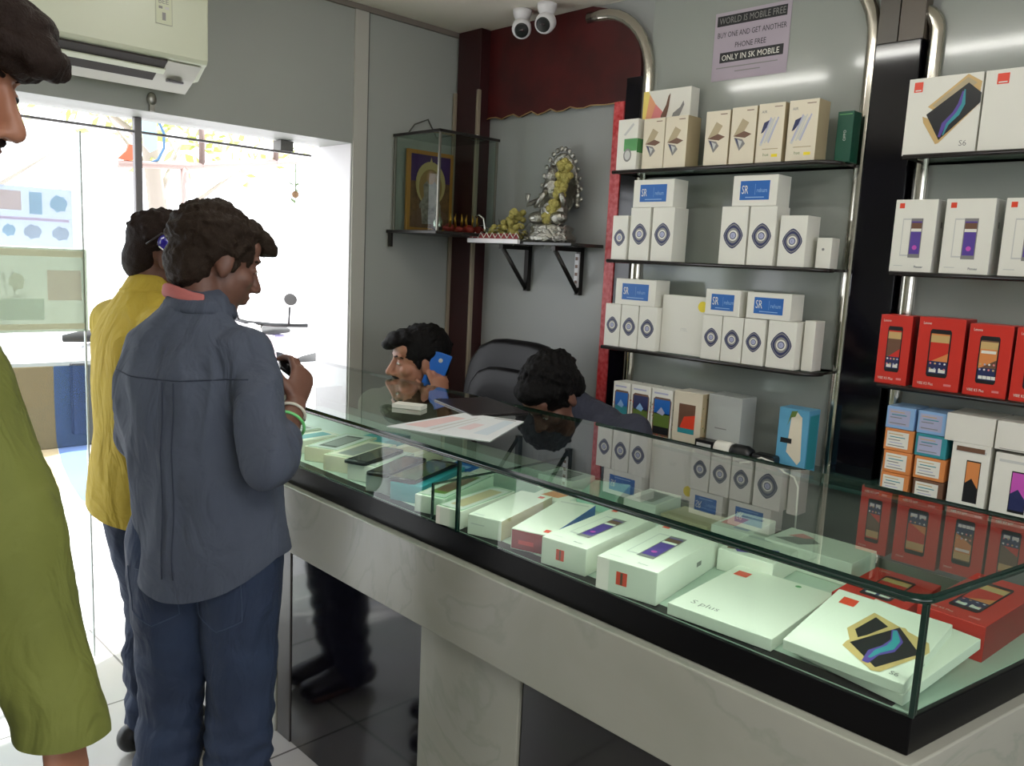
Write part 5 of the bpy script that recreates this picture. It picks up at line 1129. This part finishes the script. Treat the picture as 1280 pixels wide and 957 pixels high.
# ---- customer in the yellow shirt
f, r = frame(8); B = (.868, 2.345)
J = dict(f=f, r=r, pelvis=at(B, f, r, 0, 0, .86), waist=at(B, f, r, 0, 0, .98), chest=at(B, f, r, 0, -.01, 1.14), upper=at(B, f, r, 0, 0, 1.27), neck0=at(B, f, r, 0, .02, 1.34),
         head=V((.930, 2.347, 1.460)), hf=(.90, -.22, -.32), hu=(.3, -.05, .95), hs=.98,
         shr=at(B, f, r, .145, 0, 1.265), elr=at(B, f, r, .16, .10, 1.03), wrr=at(B, f, r, .10, .25, 1.10), handr=((.95, -.1, .1), (0, 0, -1), (0, 1, 0), (.3, .4, .3)),
         shl=at(B, f, r, -.145, 0, 1.265), ell=at(B, f, r, -.155, .04, 1.01), wrl=at(B, f, r, -.11, .17, .87), handl=((.3, 0, -.9), (.2, -.9, 0), (.9, .2, .3), (.3, .4, .3)),
         hipr=at(B, f, r, .08, 0, .83), knr=at(B, f, r, .085, .03, .45), anr=at(B, f, r, .09, 0, .075), hipl=at(B, f, r, -.08, 0, .83), knl=at(B, f, r, -.06, .04, .45), anl=at(B, f, r, -.02, .0, .075))
P2 = person('customer in a mustard yellow shirt and dark jeans behind the blue-shirted one', J, SKIN, (HAIRB, dict(seed=9, vol=.6, tufts=60, rough=.002)))
YELC = mat('mustard_cloth', rgb(196, 172, 62), .8, vary=(5, .5, rgb(182, 152, 50)), bump=(400, .4, .0008), wr=(9, .018)); up = J['upper']
b = MB(); b.limb([at(B, f, r, 0, -.01, .62), at(B, f, r, 0, -.01, .80), at(B, f, r, 0, 0, .98), at(B, f, r, 0, -.01, 1.12), at(B, f, r, 0, -.01, 1.23), at(B, f, r, 0, -.0, 1.30), at(B, f, r, .0, .012, 1.36)], [(.166, .14), (.162, .138), (.155, .125), (.170, .115), (.172, .104), (.130, .078), (.068, .062)], YELC, 28, side=r)
sleeve(J['shl'], J['ell'], J['wrl'], .8, YELC); sleeve(J['shr'], J['elr'], J['wrr'], .8, YELC)
me = remesh(b, .007, [YELC], 6, folds(.010, 6, 3, 9.0)); link_mesh(cut_hem(me, lambda c: c.z < .9 and (c - at(B, f, r, 0, 0, 0)).to_2d().length < .22, lambda c: .755 + .22 * max(-.2, min(.2, -(c - at(B, f, r, 0, 0, 0)).dot(r)))), 'shirt', P2)
b = MB(); c1 = at(B, f, r, 0, .015, 1.352)
for z, rr in ((0, .012), (.014, .010)): b.tube([c1 + V((0, 0, z)) + r * .064 * cos(a) + f * .064 * sin(a) for a in [2 * pi * k / 24 for k in range(25)]], rr, YELC, 10)
link_mesh(remesh(b, .005, [YELC], 3), 'collar', P2)
jeans(J, DENIM, P2, rw=(.138, .112), seed=7.0, legr=(.092, .070, .060)); shoes(J, BLACKM, P2)
# sunglasses pushed up on the head
t = thing('sunglasses', 'blue-lensed sunglasses pushed back over the ear of the yellow-shirted customer', 'sunglasses', (.93, 2.30, 1.50)); hc = J['head']; hf = V(J['hf']).normalized(); hr = V((-.22, -.9, 0)).normalized()
BL = mat('blue_lens', rgb(52, 44, 150), .1, coat=1.0); FR_ = mat('spectacle_frame', rgb(60, 56, 60), .3)
for dx in (-.010, .085):
    b = MB(); c = hc + hr * (.090 - .25 * max(0, dx - .05)) + V((0, 0, .050)) + V((dx, 0, -.01)); b.ell(c, (.020, .004, .022), BL, M=Matrix.Rotation(radians(-10 - 200 * max(0, dx - .05)), 3, 'Z')); b.build('lens', t)
b = MB(); b.tube([hc + hr * .086 + V((-.06, 0, .035)), hc + hr * .092 + V((-.02, 0, .065)), hc + hr * .092 + V((.05, 0, .055))], .0022, FR_, 6); b.tube([hc + hr * .094 + V((-.028, 0, .03)), hc + hr * .095 + V((-.010, 0, .016)), hc + hr * .094 + V((.010, 0, .026))], .0018, WHITE, 6); b.build('frame', t)

# ---- man in the green kurta at the left edge
f, r = frame(30); B = (.06, 1.342)
hf = V((.766, -.643, -.34)); hc = V((.208, 1.240, 1.690))
J = dict(f=f, r=r, pelvis=V((.02, 1.36, .95)), waist=V((.03, 1.355, 1.08)), chest=V((.055, 1.345, 1.28)), upper=V((.08, 1.33, 1.43)), neck0=V((.12, 1.30, 1.52)), head=hc, hf=hf, hu=(.3, -.25, 1), hs=1.06,
         shr=V((.186, 1.225, 1.405)), elr=V((.246, 1.140, 1.15)), wrr=V((.287, 1.092, .885)), handr=((.14, -.10, -1), (-.5, .6, 0), (.7, .5, 0), (.3, .3, .3)),
         shl=V((-.06, 1.47, 1.44)), ell=V((-.10, 1.56, 1.16)), wrl=V((-.05, 1.62, .93)), handl=((.1, 0, -1), (.7, -.4, 0), (.5, .7, 0), (.3, .3, .3)),
         hipr=V((.07, 1.28, .90)), knr=V((.08, 1.27, .5)), anr=V((.07, 1.26, .08)), hipl=V((-.03, 1.44, .90)), knl=V((-.03, 1.45, .5)), anl=V((-.04, 1.44, .08)))
P3 = person('man in a loose olive green kurta in profile at the left picture edge', J, SKIN2, (HAIRB, dict(seed=21, vol=1.3, quiff=.020, tufts=150, rough=.006, fringe=True)), must=True)
KUR = mat('olive_kurta', rgb(106, 112, 46), .8, vary=(6, .5, rgb(88, 94, 38)), bump=(380, .4, .0008), wr=(9, .02)); up = J['upper']
b = MB(); b.limb([V((-.02, 1.37, .55)), V((-.01, 1.365, .85)), V((.01, 1.36, 1.08)), V((.045, 1.345, 1.28)), V((.07, 1.335, 1.40)), V((.09, 1.32, 1.47)), V((.115, 1.305, 1.52))], [(.20, .16), (.18, .15), (.17, .13), (.175, .12), (.175, .11), (.15, .085), (.072, .068)], KUR, 28, side=r)
sleeve(J['shr'], J['elr'], J['wrr'], 1.08, KUR, .066, .062, .047); sleeve(J['shl'], J['ell'], J['wrl'], .95, KUR, .072, .064, .056)
me = remesh(b, .0055, [KUR], 5, folds(.014, 9, 6, 4.0)); cut_hem(me, lambda c: (c.to_2d() - J['wrr'].to_2d()).length < .075 and c.z < .95, lambda c: .872 - .10 * (c.x - J['wrr'].x)); link_mesh(cut_below(me, lambda c: c.z < .62 and (c.to_2d() - V((-.02, 1.37))).length < .3 and c.x < .16), 'kurta', P3)
jeans(J, mat('dark_trousers', rgb(40, 38, 40), .8), P3, rw=(.15, .13), seed=3.3, name='trousers'); shoes(J, BLACKM, P3)

# ---- shopkeeper on the phone
f, r = frame(205)
hc = V((1.822, 2.325, 1.125)); hf = V((-.90, .40, -.10))
J = dict(f=f, r=r, pelvis=V((1.98, 2.63, .53)), waist=V((1.95, 2.55, .66)), chest=V((1.90, 2.48, .82)), upper=V((1.87, 2.42, .93)), neck0=V((1.85, 2.37, .99)), head=hc, hf=hf, hu=(-.05, -.05, 1), hs=1.0,
         shr=V((1.80, 2.56, .93)), elr=V((1.89, 2.66, .70)), wrr=V((1.90, 2.48, .62)), handr=((-.1, -1, .0), (0, 0, -1), (-1, 0, 0), (.3, .3, .3)),
         shl=V((1.92, 2.27, .93)), ell=V((1.90, 2.17, .76)), wrl=V((1.835, 2.205, .99)), handl=((-.05, .18, 1), (.1, .98, -.1), (-.8, .2, .1), (.5, .6, .4)),
         hipr=V((1.97, 2.71, .50)), knr=V((1.88, 2.72, .40)), anr=V((1.90, 2.72, .08)), hipl=V((2.00, 2.57, .50)), knl=V((1.88, 2.55, .42)), anl=V((1.90, 2.55, .08)))
P4 = person('shopkeeper in a beige shirt seated by the corner, talking into a blue phone', J, SKIN2, (HAIR, dict(seed=31, vol=1.1, quiff=.014, tufts=30, rough=.003)), must=True)
BEI = mat('beige_cloth', rgb(142, 132, 118), .85, bump=(380, .4, .0008)); up = J['upper']; b = MB()
b.limb([V((1.99, 2.63, .50)), V((1.95, 2.55, .66)), V((1.90, 2.48, .82)), V((1.88, 2.435, .90)), V((1.865, 2.40, .96)), V((1.855, 2.385, 1.01))], [(.17, .14), (.165, .13), (.18, .12), (.18, .11), (.14, .08), (.068, .06)], BEI, 26, side=r)
sleeve(J['shr'], J['elr'], J['wrr'], .8, BEI, .062, .054, .046); sleeve(J['shl'], J['ell'], J['wrl'], .6, BEI, .062, .054, .046)
link_mesh(remesh(b, .007, [BEI], 5, folds(.009, 8, 6, 14.0)), 'shirt', P4); jeans(J, DENIM, P4, rw=(.14, .12), seed=5.0, legr=(.085, .07, .06)); shoes(J, BLACKM, P4)
t = thing('held_phone', 'blue-backed phone held to the ear of the seated shopkeeper', 'phone', (1.835, 2.238, 1.105), 0)
b = MB(); b.box(-.036, .036, -.005, .005, -.062, .062, mat('phone_blue', rgb(30, 100, 190), .3)); b.build('phone_body', t, local=True, bevel=.004); b = MB(); b.ell((.0, -.0058, .035), (.008, .002, .008), LGREY, n=12, k=8); b.build('camera_lens', t, local=True); t.rotation_euler = (radians(6), radians(18), radians(-28))

# ---- shopkeeper bowing his head
f, r = frame(182)
J = dict(f=f, r=r, pelvis=V((2.02, 1.665, .53)), waist=V((2.06, 1.67, .68)), chest=V((2.08, 1.69, .84)), upper=V((2.05, 1.71, .95)), neck0=V((2.0, 1.725, 1.01)), head=V((1.915, 1.752, 1.080)), hf=(-.62, .06, -.78), hu=(-.78, -.02, .62), hs=1.02,
         shr=V((2.04, 1.88, .965)), elr=V((1.90, 1.93, .73)), wrr=V((1.88, 1.80, .78)), handr=((-.3, -.8, .2), (0, 0, -1), (-1, 0, 0), (.4, .5, .4)),
         shl=V((2.06, 1.54, .975)), ell=V((1.98, 1.44, .74)), wrl=V((1.88, 1.56, .78)), handl=((-.4, .8, .2), (0, 0, -1), (-1, 0, 0), (.4, .5, .4)),
         hipr=V((2.02, 1.75, .50)), knr=V((1.88, 1.77, .42)), anr=V((1.88, 1.77, .08)), hipl=V((2.02, 1.58, .50)), knl=V((1.88, 1.56, .42)), anl=V((1.90, 1.56, .08)))
P5 = person('shopkeeper in a dark blue-grey shirt bowing his black-haired head over the counter', J, SKIN, (HAIR, dict(seed=41, vol=1.5, tufts=150, rough=.004)))
DKB = mat('dark_slate_cloth', rgb(46, 48, 62), .85, bump=(380, .4, .0008), wr=(9, .02)); up = J['upper']; b = MB()
b.limb([V((2.02, 1.665, .50)), V((2.07, 1.67, .68)), V((2.09, 1.69, .84)), V((2.07, 1.705, .93)), V((2.03, 1.72, .99)), V((2.0, 1.73, 1.03))], [(.17, .14), (.17, .13), (.19, .12), (.185, .11), (.15, .08), (.07, .06)], DKB, 26, side=r)
sleeve(J['shr'], J['elr'], J['wrr'], .8, DKB, .066, .056, .048); sleeve(J['shl'], J['ell'], J['wrl'], .8, DKB, .066, .056, .048)
link_mesh(remesh(b, .007, [DKB], 5, folds(.009, 8, 6, 24.0)), 'shirt', P5); jeans(J, DENIM, P5, rw=(.14, .12), seed=6.0, legr=(.085, .07, .06)); shoes(J, BLACKM, P5)
